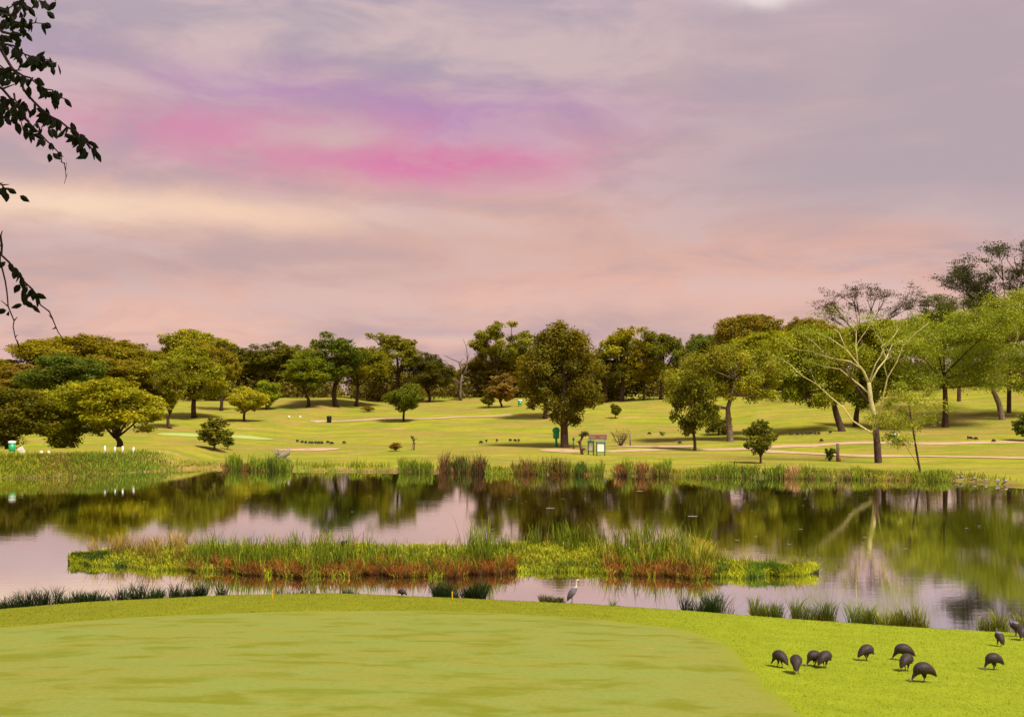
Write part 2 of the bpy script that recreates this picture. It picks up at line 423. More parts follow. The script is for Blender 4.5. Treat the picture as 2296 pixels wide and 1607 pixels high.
ribbon('path', [(1700, 1009), (1722, 1012), (1843, 1017), (1981, 1023), (2102, 1023), (2320, 1027)], 1.5, M['path'], .07)
ribbon('path', [(700, 945), (749, 943), (874, 939), (999, 935), (1148, 929)], 1.6, M['path'])
patch('bare_ground', 1262, 1010, 3.4, 4.5, M['path'], 3)
patch('bare_ground', 690, 1008, 5, 4, M['path'], 5)
patch('bare_ground', 1470, 1001, 7, 2.0, M['path'], 8)
patch('distant_green', 480, 977, 10.5, 3.5, M['dgreen'], 2)

# ------------------------------------------------------------------ blades of grass and reeds
def blades(P, h, wd, lean, cb, ct, rs, curl=.35):
    """P (n,3) roots; h, wd (n,) ; returns V, quad faces, tri faces, colours"""
    n = len(P); a = rs.rand(n)*2*pi; dx = np.c_[np.cos(a), np.sin(a), np.zeros(n)]
    ln = (lean*(0.3+rs.rand(n)))[:, None]*h[:, None]
    b = rs.rand(n)*pi; sd = np.c_[np.cos(b), np.sin(b), np.zeros(n)]*wd[:, None]*.5
    up = np.array([0, 0, 1.])
    m1 = P+up*h[:, None]*.42+dx*ln*.25; m2 = P+up*h[:, None]*.78+dx*ln*.62
    tip = P+up*h[:, None]*(1-curl*lean*rs.rand(n)[:, None])+dx*ln*1.1
    V = np.stack([P-sd, P+sd, m1-sd*.9, m1+sd*.9, m2-sd*.6, m2+sd*.6, tip], 1).reshape(-1, 3)
    i = np.arange(n)[:, None]*7
    q = np.concatenate([i+[0, 1, 3, 2], i+[2, 3, 5, 4]]); t = i+np.array([4, 5, 6])
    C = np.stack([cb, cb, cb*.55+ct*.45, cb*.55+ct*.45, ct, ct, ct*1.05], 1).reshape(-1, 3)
    return V, q, t, C
def jit(c, n, rs, a=.3):
    c = np.array(c, float); return np.clip(c*(1+a*(rs.rand(n, 1)*2-1))*(1+.12*(rs.rand(n, 3)*2-1)), 0, .8)
class Tuft:
    def __init__(s): s.V = []; s.q = []; s.t = []; s.C = []; s.n = 0
    def add(s, P, h, wd, lean, cb, ct, rs, a=.3, curl=.35):
        n = len(P)
        if n == 0: return
        h = np.broadcast_to(h, (n,)).astype(float); wd = np.broadcast_to(wd, (n,)).astype(float)
        P = np.asarray(P, float); ph = rs.rand(6)*6.28; X, Y = P[:, 0], P[:, 1]
        f = 1+.30*np.sin(X*1.3+Y*.7+ph[0])*np.sin(Y*1.9-X*.4+ph[1])+.28*np.sin(X*3.7+ph[2])*np.sin(Y*3.1+X*1.1+ph[3])     # tone and height vary in patches
        V, q, t, C = blades(P, h*(.75+.25*f), wd, lean, jit(cb, n, rs, a)*f[:, None], jit(ct, n, rs, a)*f[:, None], rs, curl)
        s.V.append(V); s.q.append(q+s.n); s.t.append(t+s.n); s.C.append(C); s.n += len(V)
    def mesh(s, name, mat=None):
        V = np.vstack(s.V).astype(np.float32); q = np.vstack(s.q); t = np.vstack(s.t); C = np.vstack(s.C)
        me = bpy.data.meshes.new(name); me.vertices.add(len(V)); me.vertices.foreach_set('co', V.ravel())
        li = np.r_[q.ravel(), t.ravel()].astype(np.int32); me.loops.add(len(li)); me.loops.foreach_set('vertex_index', li)
        nq, ntr = len(q), len(t); me.polygons.add(nq+ntr)
        me.polygons.foreach_set('loop_start', np.r_[np.arange(nq)*4, nq*4+np.arange(ntr)*3].astype(np.int32))
        me.polygons.foreach_set('loop_total', np.r_[np.full(nq, 4), np.full(ntr, 3)].astype(np.int32)); me.update(calc_edges=True)
        a = me.color_attributes.new('col', 'FLOAT_COLOR', 'POINT'); c = np.ones((len(V), 4), np.float32); c[:, :3] = C; a.data.foreach_set('color', c.ravel())
        me.materials.append(mat or M['blade']); return me

# lawn blades on the near bank, outside the putting green
rs = np.random.RandomState(4)
n = 150000
d = 14.5+29*rs.rand(n)**1.15; u = rs.rand(n)*2-1; x = u*(.53*d+1)
s1 = near_shore(x)-d
ok = (s1 > .05) & ~inside(gw, x, d); x, d = x[ok], d[ok]; n = len(x)
T = Tuft(); P = np.c_[x, d, H(x, d)-.004]
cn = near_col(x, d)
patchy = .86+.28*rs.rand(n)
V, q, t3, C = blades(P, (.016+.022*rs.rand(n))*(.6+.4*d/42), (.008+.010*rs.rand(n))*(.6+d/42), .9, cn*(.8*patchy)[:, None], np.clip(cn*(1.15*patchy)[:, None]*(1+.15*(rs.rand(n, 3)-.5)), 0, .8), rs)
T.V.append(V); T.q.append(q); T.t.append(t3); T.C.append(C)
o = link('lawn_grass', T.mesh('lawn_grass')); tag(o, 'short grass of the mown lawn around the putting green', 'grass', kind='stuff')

# ------------------------------------------------------------------ tree builder
def leaf_quads(P, Nn, size, rs, asp=.62):
    n = len(P); r = rs.randn(n, 3)
    u = np.cross(Nn, r); u /= np.linalg.norm(u, axis=1)[:, None]+1e-9
    v = np.cross(Nn, u)
    s = size[:, None]
    return np.stack([P-u*s, P-v*s*asp, P+u*s, P+v*s*asp], 1).reshape(-1, 3)
def sph(rs, n):
    a = rs.randn(n, 3); return a/np.linalg.norm(a, axis=1)[:, None]
class Tree: pass
def blob_leaves(blobs, dens, leaf, rs, flat=.72, up=.35, fill=.45):
    """blobs: list of (centre, radius); returns leaf quads and colours"""
    VV, CC = [], []
    for c, rb in blobs:
        n = max(8, int(dens*rb*rb)); P0 = rs.randn(n, 3)*.5
        r0 = np.linalg.norm(P0, axis=1)[:, None]; dr = P0/(r0+1e-6); r0 = np.minimum(r0, 1.15+.2*rs.rand(n, 1)); r0 = np.maximum(r0, fill*rs.rand(n, 1)**.5)
        P = np.array(c)+dr*r0*rb*np.array([1, 1, flat])
        N = .55*dr+.75*sph(rs, n)+np.array([0, 0, up]); N /= np.linalg.norm(N, axis=1)[:, None]
        sz = leaf*(.55+.9*rs.rand(n))
        VV.append(leaf_quads(P, N, sz, rs))
        hue = rs.rand()
        bc = (.72+.56*rs.rand())*np.array([1+.16*(hue-.5), 1.0, 1-.3*(hue-.5)])
        c_ = bc[None]*(.72+.56*rs.rand(n))[:, None]*(1+.10*(rs.rand(n, 3)-.5))
        CC.append(np.repeat(c_, 4, 0))
    return np.vstack(VV), np.vstack(CC)
def crown_mesh(name, V, C):
    f = np.arange(len(V)).reshape(-1, 4); return make_mesh(name, V, f, M['leaf'], C)
def bez(a, b, bend, k=4):
    a = np.array(a, float); b = np.array(b, float); t = np.linspace(0, 1, k+1)[:, None]
    return list(a+(b-a)*t+np.array(bend)*4*t*(1-t)*.5)
def proto(seed, Ht=20, W=14, cb=.28, K=50, dens=170, leaf=.19, style='round', trunk=.42, rbf=(.13, .32), lim=6, mat='bark', lean=0., fill=.45, flat=.74):
    rs = np.random.RandomState(seed); R = W/2; zc = Ht*(1+cb)/2; Rz = Ht*(1-cb)/2
    blobs = []; tries = 0
    lump = [(sph(rs, 1)[0], .8*(rs.rand()-.5)) for _ in range(9)]
    while len(blobs) < K and tries < 6000:
        tries += 1
        dr = sph(rs, 1)[0]
        k = 1+sum(a*max(0, dr@q)**2 for q, a in lump)
        rb = min(R, Rz*1.25)*(rbf[0]+(rbf[1]-rbf[0])*rs.rand())
        rr = min(.98, (.25+.68*rs.rand()**.55)*k)
        c = np.array([0, 0, zc])+dr*np.array([R-rb*.75, R-rb*.75, Rz-rb*flat*.8])*rr
        if style == 'umbrella':
            hr = np.hypot(c[0], c[1])/R; top = Ht*cb+Ht*(1-cb)*(.35+.65*np.sqrt(max(0, 1-hr**2)))
            c[2] = top-rb*flat*.8-(Ht*(1-cb))*.42*rs.rand()**1.3
        if any(np.linalg.norm(c-b[0]) < .33*(rb+b[1]) for b in blobs) and rs.rand() < .75: continue
        blobs.append((c, rb))
    core = list(blobs)
    for c, rb in core:
        out = (c-np.array([0, 0, zc]))/np.array([R, R, Rz]); out = out/(np.linalg.norm(out)+1e-6)
        for _ in range(2):
            dv = out+.8*sph(rs, 1)[0]; dv /= np.linalg.norm(dv); blobs.append((c+dv*rb*rs.uniform(.75, 1.25)*[1, 1, flat], rb*rs.uniform(.25, .45)))
    V, C = blob_leaves(blobs, dens, leaf, rs, flat, fill=fill)
    blobs = core
    g = Geo()
    zf = Ht*(cb+.06) if style != 'low' else Ht*.15
    tr = bez((0, 0, -.35), (lean*Ht, .02*Ht*rs.randn(), zf), (.03*Ht*rs.randn(), .03*Ht*rs.randn(), 0), 5)
    tb = trunk*Ht/20
    g.tube(tr, [tb*1.45, tb*1.05, tb*.95, tb*.9, tb*.85, tb*.8], 8)
    top = np.array(tr[-1]); ends = []
    for i in range(lim):
        a = 2*pi*(i+rs.rand()*.6)/lim; rr = R*(.35+.3*rs.rand()); e = top*[1, 1, 0]+np.array([cos(a)*rr, sin(a)*rr, zf+(Ht-zf)*(.30+.35*rs.rand())])
        p = bez(top-[0, 0, .02*Ht], e, (0, 0, -.04*Ht), 4); g.tube(p, [tb*.62, tb*.45, tb*.36, tb*.28, tb*.2], 6); ends += p[1:]
    p = bez(top, (0, 0, Ht*.8), (rs.randn()*.3, rs.randn()*.3, 0), 4); g.tube(p, [tb*.7, tb*.55, tb*.42, tb*.3, tb*.15], 6); ends += p
    E = np.array(ends)
    for c, rb in blobs:
        j = np.argmin(np.linalg.norm((E-c)*[1, 1, .8]+[0, 0, 0], axis=1)); p = bez(E[j], c, (0, 0, -.1*rb), 3)
        g.tube(p, [tb*.22, tb*.16, tb*.12, tb*.05], 4)
        for _ in range(2):
            e = c+sph(rs, 1)[0]*rb*.7; g.tube([p[2], (p[2]+e)/2+rs.randn(3)*.1, e], [tb*.09, tb*.06, tb*.03], 3)
    t = Tree(); t.H = float(np.percentile(V[:, 2], 99.5)); t.W = float(np.percentile(np.abs(V[:, :2]), 98.5))*2; t.crown = crown_mesh('crown', V, C); t.trunk = g.mesh('trunk', M[mat], True); return t
PR = {}
PR['round1'] = proto(11, cb=.20); PR['round2'] = proto(12, cb=.22, K=52, W=15); PR['round3'] = proto(13, cb=.14, K=48, W=13)
PR['tall1'] = proto(21, cb=.26, K=40, W=12); PR['tall2'] = proto(22, cb=.28, K=42, W=13, rbf=(.12, .28))
PR['sparse'] = proto(23, cb=.34, K=44, W=14, rbf=(.13, .22), dens=230, fill=.2, lim=8)
PR['umb1'] = proto(31, cb=.24, K=74, W=19, style='umbrella', dens=150); PR['umb2'] = proto(32, cb=.30, K=70, W=20, style='umbrella', rbf=(.15, .26))
PR['low1'] = proto(41, cb=.02, K=74, W=17, style='low'); PR['low2'] = proto(42, cb=.03, K=66, W=15, style='low')
PR['small1'] = proto(51, Ht=8, W=7.5, cb=.20, K=44, dens=420, leaf=.13, trunk=.55, rbf=(.2, .34)); PR['small2'] = proto(52, Ht=8, W=7, cb=.12, K=46, dens=420, leaf=.125, trunk=.5, rbf=(.2, .34))
PR['small3'] = proto(53, Ht=8, W=6.5, cb=.16, K=38, dens=400, leaf=.12, trunk=.5, rbf=(.18, .30), fill=.3)
PR['shrub1'] = proto(61, Ht=3, W=2.8, cb=.05, K=26, dens=900, leaf=.085, style='low', trunk=.5, rbf=(.22, .38)); PR['shrub2'] = proto(62, Ht=3, W=2, cb=.04, K=24, dens=900, leaf=.085, style='low', trunk=.5, rbf=(.25, .42))
OL = (.150, .120, .012); OLL = (.215, .185, .016); GR = (.110, .125, .012); DK = (.070, .064, .010); DKG = (.060, .075, .012); BG = (.060, .078, .020); YE = (.27, .205, .016); BR = (.14, .085, .03); LT = (.20, .215, .018)
ntree = 0; LEAFGAIN = 1.8
def tree(label, pr, px, top, wpx, base=None, d=None, c=OL, name='tree', cat='tree', group=None, sy=None, tone=None):
    global ntree
    ntree += 1
    p = PR[pr]; b = pix(px, base) if base else at(px, d); D_ = b[1]
    Hm = pz(top, D_)-b[2]; Wm = wpx/F*D_
    o = empty(name, b, (ntree*2.4) % 6.28); s = 1.08*Wm/p.W; o.scale = (s, s*(sy or 1), Hm/p.H)
    rs = np.random.RandomState(ntree); k = .9+.2*rs.rand()
    link('trunk', p.trunk, o); link('crown', p.crown, o, color=tuple(min(1, q*k*LEAFGAIN*h) for q, h in zip(c, (1.0, .98, .35))))
    tag(o, label, cat, group); return o
G_BACK = 'woodland trees along the far ridge'
# the row along the ridge, left to right
tree('low olive tree at the far left end of the ridge row', 'round1', 20, 806, 150, d=292, c=OL, group=G_BACK)
tree('broad rounded olive tree rising above the dark blue-green tree at left', 'umb1', 168, 755, 205, d=300, c=OL, group=G_BACK)
tree('hazy olive tree between the two tallest crowns at left', 'round2', 292, 768, 180, d=305, c=(.14, .112, .014), group=G_BACK)
tree('flat-topped yellowish tree crowning the left skyline', 'umb2', 432, 742, 150, d=310, c=(.165, .15, .02), group=G_BACK)
tree('dark tree on the skyline just right of the flat-topped yellowish tree', 'tall1', 522, 768, 100, d=305, c=DK, group=G_BACK)
tree('dark blue-green dense tree in front of the broad olive tree at left', 'low1', 152, 795, 150, d=262, c=BG, group=G_BACK)
tree('thin olive tree with its trunk showing, left of the pale small round tree', 'tall2', 496, 778, 86, base=920, c=OL, group=G_BACK)
tree('dark rounded tree left of the tall twin-topped dark tree', 'round3', 622, 768, 120, d=300, c=DK, group=G_BACK)
tree('mid green tree filling the gap left of the tall twin-topped dark tree', 'round1', 690, 790, 100, base=912, c=GR, group=G_BACK)
tree('tall dark tree with straight reddish trunk left of the round bush tree', 'tall1', 755, 747, 128, base=911, c=DKG, group=G_BACK)
tree('spreading tree with forked dark trunk and open branches', 'umb2', 798, 782, 135, base=910, c=(.13, .12, .012), group=G_BACK)
tree('tall loose-topped tree behind the round dark bush tree', 'tall2', 890, 750, 125, d=290, c=(.12, .11, .012), group=G_BACK)
tree('very dark dense tree beside the dead tree', 'low2', 960, 795, 92, d=285, c=(.05, .045, .008), group=G_BACK)
tree('low olive tree behind the dead tree', 'round2', 1075, 800, 95, d=305, c=OL, group=G_BACK)
tree('tall open tree with clumped foliage right of the dead tree', 'sparse', 1112, 725, 140, d=295, c=(.13, .125, .018), group=G_BACK)
tree('yellowish tree low behind the left side of the big central tree', 'round1', 1165, 790, 120, d=300, c=(.18, .14, .016), group=G_BACK)
tree('tree with bare reddish trunk just left of the big central tree', 'tall1', 1222, 770, 110, base=938, c=(.13, .11, .014), group=G_BACK)
tree('sunlit olive tree with straight dark trunk right of the big central tree', 'tall2', 1392, 737, 125, base=899, c=(.16, .145, .014), group=G_BACK)
tree('darker tree behind the right edge of the big central tree', 'tall1', 1355, 775, 90, d=285, c=DK, group=G_BACK)
tree('dark tree with thin pale trunk right of the sunlit olive tree', 'tall2', 1482, 746, 112, d=285, c=(.085, .085, .012), group=G_BACK)
tree('slim tree with its bare trunk between the sunlit and dark ridge trees', 'tall1', 1444, 775, 70, base=897, c=OL, group=G_BACK)
tree('pale blue-green tree far behind the wide spreading tree', 'umb1', 1582, 752, 95, d=330, c=(.085, .105, .03), group=G_BACK)
tree('brownish domed tree high on the skyline above the wide spreading tree', 'umb2', 1680, 708, 150, d=300, c=(.15, .115, .022), group=G_BACK)
tree('dim tree behind the wide spreading tree', 'round3', 1745, 760, 130, d=290, c=DK, group=G_BACK)
tree('olive tree low on the skyline left of the bare umbrella thorn', 'umb1', 1800, 718, 130, d=290, c=(.13, .105, .02), group=G_BACK)
# second row that closes the wood
for lb_, pr_, x_, t_, w_, d_, c_ in (
  ('brownish bushy tree low at the left edge of the wood', 'low2', 60, 818, 130, 285, (.15, .105, .03)),
  ('dull olive tree behind the wide yellow-green tree', 'low1', 235, 800, 150, 280, (.135, .11, .016)),
  ('olive tree closing the wood left of the narrow green tree', 'low2', 335, 790, 130, 292, (.13, .11, .014)),
  ('olive tree closing the wood behind the pale small round tree', 'low1', 560, 792, 110, 315, (.11, .095, .014)),
  ('dark tree closing the gap behind the tall dark tree with reddish trunk', 'low2', 665, 778, 120, 318, (.10, .095, .014)),
  ('dim tree behind the spreading tree with forked trunk', 'low1', 835, 795, 120, 322, (.12, .105, .016)),
  ('dim low tree right of the very dark dense tree', 'low2', 1010, 828, 90, 325, (.11, .10, .016)),
  ('olive tree behind the reddish-brown wispy shrub', 'low1', 1140, 812, 120, 318, (.15, .12, .016)),
  ('dim tree seen between the central tree and the sunlit olive tree', 'low2', 1335, 800, 110, 315, (.11, .095, .014)),
  ('dim tree low in the gap right of the dark ridge tree', 'low1', 1440, 808, 120, 320, (.12, .105, .016)),
  ('greyish tree in the gap left of the wide spreading tree', 'low2', 1525, 818, 110, 322, (.13, .115, .03)),
  ('green tree closing the wood behind the leaning-trunk tree', 'umb1', 1760, 745, 190, 265, (.14, .14, .014)),
  ('broad green tree mass behind the fever tree', 'umb2', 1985, 722, 230, 262, (.15, .15, .016)),
  ('green tree mass behind the bright feathery tree', 'umb1', 2150, 705, 230, 268, (.16, .17, .016)),
  ('green tree mass at the right edge behind the pale-limbed tree', 'umb2', 2310, 690, 240, 262, (.16, .17, .016))):
    tree(lb_, pr_, x_, t_, w_, d=d_, c=c_, group=G_BACK)
# trees standing on the course
tree('narrow green tree on the slope left of the pale small round tree', 'round3', 383, 808, 82, base=960, c=(.115, .11, .010))
tree('broad light olive tree with a single trunk on the left slope', 'round2', 436, 778, 150, base=936, c=(.145, .14, .014))
tree('dark olive tree cut by the left edge beside the green bin', 'low1', 14, 864, 165, d=140, c=(.085, .075, .010))
tree('fresh green tree with twin trunk behind the tee', 'low1', 140, 866, 150, d=150, c=(.135, .135, .012))
tree('wide yellow-green tree behind the white posts', 'low2', 262, 852, 205, d=146, c=(.155, .145, .012), sy=.9)
tree('pale small round tree on the left slope', 'small1', 549, 868, 82, base=944, c=(.19, .17, .018))
tree('small bright green tree behind the pale small round tree', 'small2', 597, 853, 62, base=917, c=(.14, .16, .015))
tree('round dark bush tree alone in the middle of the fairway', 'small1', 905, 862, 80, base=944, c=(.075, .085, .008))
tree('dark shrub by the pond in front of the left fairway', 'shrub1', 478, 938, 70, base=1009, c=(.075, .07, .010), name='shrub', cat='shrub')
tree('small dark shrub touching the dark pondside shrub', 'shrub2', 512, 978, 26, base=1007, c=(.08, .08, .010), name='shrub', cat='shrub')
tree('reddish-brown wispy shrub left of the big central tree', 'shrub2', 1122, 838, 62, base=913, c=(.125, .075, .035), name='shrub', cat='shrub')
tree('low dark green shrub at the foot of the reddish-brown shrub', 'shrub1', 1096, 880, 30, base=914, c=(.09, .085, .012), name='shrub', cat='shrub')
tree('dark young tree with thin trunk in front of the wide spreading tree', 'small3', 1557, 838, 90, base=1010, c=(.075, .075, .009))
tree('columnar dark shrub beside the cart path', 'shrub2', 1702, 943, 60, base=1038, c=(.075, .075, .012), name='shrub', cat='shrub')
tree('tiny crooked tree on the fairway right of the big central tree', 'small3', 1380, 905, 26, base=937, c=(.09, .085, .012))
tree('dark leafy shrub cut by the right edge above the cart path', 'shrub1', 2300, 925, 60, base=988, c=(.06, .08, .015), name='shrub', cat='shrub')
tree('small brown bush on the fairway near the flock', 'shrub1', 886, 992, 28, base=1011, c=(.13, .07, .03), name='shrub', cat='shrub')
tree('flat brown weed patch on the slope left of the round bush tree', 'shrub1', 826, 910, 30, base=922, c=(.15, .10, .03), name='shrub', cat='shrub')

# the big central tree: dense ragged crown that comes low on the right
def custom_tree(label, px, base, blobs_px, trunk_px, c, leaf=.3, dens=300, name='tree', mat='bark', seed=1, depth=.9, flat=.8, fill=.4, trunk_w=.5, limbs=True):
    b = pix(px, base); D_ = b[1]; rs = np.random.RandomState(seed); k = D_/F
    o = empty(name, b)
    L = lambda q, y=0.: np.array([(q[0]-px)*k, y, (base-q[1])*k])
    blobs = []
    for (bx, by, r) in blobs_px:
        rr = r*k*1.15; c0 = L((bx, by)); blobs.append((c0+[0, rs.uniform(-1, 1)*depth*rr*1.6, 0], rr))
        for _ in range(3):     # smaller lumps around each mass, also front and back
            q = sph(rs, 1)[0]*rr*.95; q[1] *= 1.5; q[2] *= .8; blobs.append((c0+q, rr*(.4+.3*rs.rand())))
    V, C = blob_leaves(blobs, dens, leaf, rs, flat, fill=fill)
    link('crown', crown_mesh('crown', V, C), o, color=tuple(q*LEAFGAIN*h for q, h in zip(c, (1.0, .98, .35))))
    g = Geo(); pts = [L(q) for q in trunk_px]; n = len(pts)
    g.tube([pts[0]-[0, 0, .4]]+pts, [trunk_w*1.35]+[trunk_w*(1.1-.75*i/(n-1)) for i in range(n)], 9)
    if limbs:
        for c0, rr in blobs[::2]:
            cand = [p for p in pts[1:] if p[2] < c0[2]+.5] or [pts[1]]
            a = min(cand, key=lambda p: np.linalg.norm(p-c0)); g.tube(bez(a, c0, (0, 0, -.06*np.linalg.norm(a-c0)), 4), [trunk_w*.34, trunk_w*.26, trunk_w*.2, trunk_w*.13, trunk_w*.05], 5)
    link('trunk', g.mesh('trunk', M[mat], True), o)
    tag(o, label, 'tree'); return o, L, g
custom_tree('big dark central tree with tall ragged crown beside the green kiosk', 1267, 1003,
    [(1262, 752, 26), (1230, 762, 22), (1295, 762, 22), (1215, 790, 24), (1262, 790, 30), (1310, 790, 26), (1195, 820, 22), (1240, 828, 30), (1290, 830, 30), (1325, 820, 22), (1190, 862, 22), (1225, 868, 26),
     (1268, 868, 28), (1310, 868, 26), (1200, 897, 17), (1245, 905, 20), (1290, 908, 22), (1325, 895, 18), (1250, 935, 14), (1287, 940, 16), (1180, 840, 14), (1335, 860, 13)],
    [(1266, 1003), (1265, 960), (1264, 910), (1263, 860), (1262, 810), (1262, 770)], (.085, .070, .009), dens=290, leaf=.18, seed=3, trunk_w=.62)
custom_tree('wide spreading grey-green tree with forked pale trunk near the path', 1637, 989,
    [(1560, 812, 24), (1600, 800, 26), (1645, 798, 28), (1690, 805, 26), (1725, 830, 24), (1520, 850, 24), (1565, 848, 28), (1615, 842, 30), (1665, 842, 30), (1710, 862, 24), (1505, 885, 18), (1545, 885, 18),
     (1640, 875, 20), (1690, 885, 18), (1725, 885, 14), (1600, 872, 16), (1735, 860, 14)],
    [(1638, 989), (1634, 950), (1632, 915), (1640, 885), (1650, 850)], (.155, .15, .024), dens=300, leaf=.16, mat='bark_light', seed=7, trunk_w=.55)
custom_tree('dark-based yellow-green tree with leaning trunk left of the fever tree', 1888, 966,
    [(1745, 775, 26), (1790, 765, 28), (1835, 760, 28), (1880, 765, 26), (1725, 812, 24), (1770, 808, 30), (1820, 805, 30), (1870, 805, 28), (1915, 800, 24), (1760, 850, 24), (1805, 850, 26), (1850, 850, 26),
     (1800, 885, 20), (1835, 895, 20), (1870, 880, 20), (1900, 860, 20), (1765, 880, 14)],
    [(1888, 966), (1876, 930), (1868, 900), (1850, 860), (1840, 820)], (.13, .135, .012), dens=280, leaf=.18, seed=9, trunk_w=.6)
custom_tree('dark tree behind the fever tree with short stout trunk', 1918, 957,
    [(1930, 850, 24), (1960, 840, 24), (1905, 880, 18), (1935, 890, 20), (1965, 880, 18), (1990, 850, 18), (1985, 815, 22), (1950, 800, 24)],
    [(1918, 957), (1920, 930), (1925, 900), (1935, 860)], (.085, .09, .012), dens=280, leaf=.18, seed=10, trunk_w=.55)
custom_tree('low dark bush sprawling at the foot of the wide spreading tree', 1612, 974,
    [(1600, 945, 12), (1618, 950, 14), (1630, 960, 10), (1590, 962, 9)], [(1612, 974), (1610, 960), (1608, 950)], (.07, .065, .01), dens=260, leaf=.16, seed=12, trunk_w=.18)

# feathery fever trees
def feather(ends, rs, leaf, n, spread, flat=.35, n2=None):
    VV, CC = [], []
    for e in ends:
        m = int(n*(.6+.8*rs.rand())); P = e+rs.randn(m, 3)*np.array([spread, spread, spread*flat])*(.6+.6*rs.rand())
        N = sph(rs, m)*.8+np.array([0, 0, .6]); N /= np.linalg.norm(N, axis=1)[:, None]
        VV.append(leaf_quads(P, N, leaf*(.5+rs.rand(m)), rs, .5))
        bc = (.75+.5*rs.rand())*np.array([1+.2*(rs.rand()-.5), 1, 1.])
        CC.append(np.repeat(bc[None]*(.75+.5*rs.rand(m))[:, None], 4, 0))
    return np.vstack(VV), np.vstack(CC)
def Z4(q): return (q[0]*.3454+1722, q[1]*.3454+535.7)
def branch_tree(label, px, base, polys, c, barkm, seed, leaf, nleaf, spread, tw, dead=None, zoom=True, depth=.8, extra=(), flat=.35, darkbase=False, dense_from=.35, d=None, trunkm=None):
    b = pix(px, base) if d is None else at(px, d); D_ = b[1]; k = D_/F; rs = np.random.RandomState(seed)
    if d is not None: base = HOR+(CAMZ-b[2])*F/D_
    o = empty('tree', b)
    L = lambda q, y=0.: np.array([(q[0]-px)*k, y, (base-q[1])*k])
    g = Geo(); ends = []; gd = Geo(); gt = Geo()
    tr = [Z4(q) if zoom else q for q in polys[0]]
    pts = [L(q) for q in tr]; n = len(pts)
    gt.tube([pts[0]-[0, 0, .4]]+pts, [tw*1.25]+[tw*(1.05-.45*i/(n-1)) for i in range(n)], 9)
    known = list(pts)
    for poly in polys[1:]:
        pp = [Z4(q) if zoom else q for q in poly]; P = []
        a0 = L(pp[0]); j = min(known, key=lambda q: np.linalg.norm((q-a0)[[0, 2]])); y0 = j[1]; sg = rs.choice([-1, 1])*rs.uniform(.25, 1.0)*depth
        run = 0
        for i, q in enumerate(pp):
            if i: run += math.hypot(pp[i][0]-pp[i-1][0], pp[i][1]-pp[i-1][1])*k
            P.append(L(q, y0+sg*run*.75))
        m = len(P); r0 = tw*.31*min(1, .35+run/14)
        g.tube(P, [r0*(1-.82*i/(m-1)) for i in range(m)], 6); known += P
        # side twigs
        tot = 0
        for i in range(1, m):
            seg = P[i]-P[i-1]; ln = np.linalg.norm(seg); tot += ln
            for _ in range(max(1, int(ln/1.3))):
                u = rs.rand(); q = P[i-1]+seg*u; frac = (i-1+u)/(m-1)
                if frac < dense_from: continue
                dirv = seg/ln*.8+sph(rs, 1)[0]*.75+np.array([0, 0, .35]); dirv /= np.linalg.norm(dirv); tl = rs.uniform(.9, 2.6)
                e = q+dirv*tl; g.tube([q, q+dirv*tl*.5+rs.randn(3)*.1, e], [r0*.2, r0*.13, r0*.05], 4, cap=False); ends += [e, q+dirv*tl*.6]
                for _ in range(2):
                    d2 = dirv+sph(rs, 1)[0]*.8; e2 = q+dirv*tl*.5+d2*tl*.5; g.tube([q+dirv*tl*.5, e2], [r0*.09, r0*.03], 3, cap=False); ends.append(e2)
        ends.append(P[-1])
    for q in extra:
        for _ in range(4): ends.append(L(q, rs.uniform(-1, 1)*depth*3)+rs.randn(3)*np.array([1.2, 1.2, .5])*min(1, spread*.8))
    V, C = feather(ends, rs, leaf, nleaf, spread, flat)
    link('crown', crown_mesh('crown', V, C), o, color=tuple(q*1.25 for q in c))
    link('branches', g.mesh('branches', M[barkm], True), o)
    link('trunk', gt.mesh('trunk', M[trunkm or barkm], True), o)
    if dead:
        for poly in dead:
            pp = [L(Z4(q)) for q in poly]; gd.tube(pp, [tw*.30*(1-.8*i/(len(pp)-1)) for i in range(len(pp))], 6)
            for i in range(1, len(pp)):
                for _ in range(4):
                    q = pp[i-1]+(pp[i]-pp[i-1])*rs.rand(); e = q+np.array([rs.uniform(-1.6, .2), rs.uniform(-1, 1), rs.uniform(-.2, 1.6)]); gd.tube([q, e], [tw*.06, tw*.02], 3)
        link('dead_branch', gd.mesh('dead_branch', M['bark'], True), o)
    if darkbase:
        gd2 = Geo(); pb = [L(Z4(q)) for q in [(716, 1450), (706, 1300), (692, 1150), (672, 1075)]]
        gd2.tube([pb[0]-[0, 0, .4]]+pb, [tw*1.36, tw*1.14, tw*1.0, tw*.86, tw*.3], 11); link('dark_bark', gd2.mesh('dark_bark', M['bark'], True), o)
    tag(o, label, 'tree'); return o
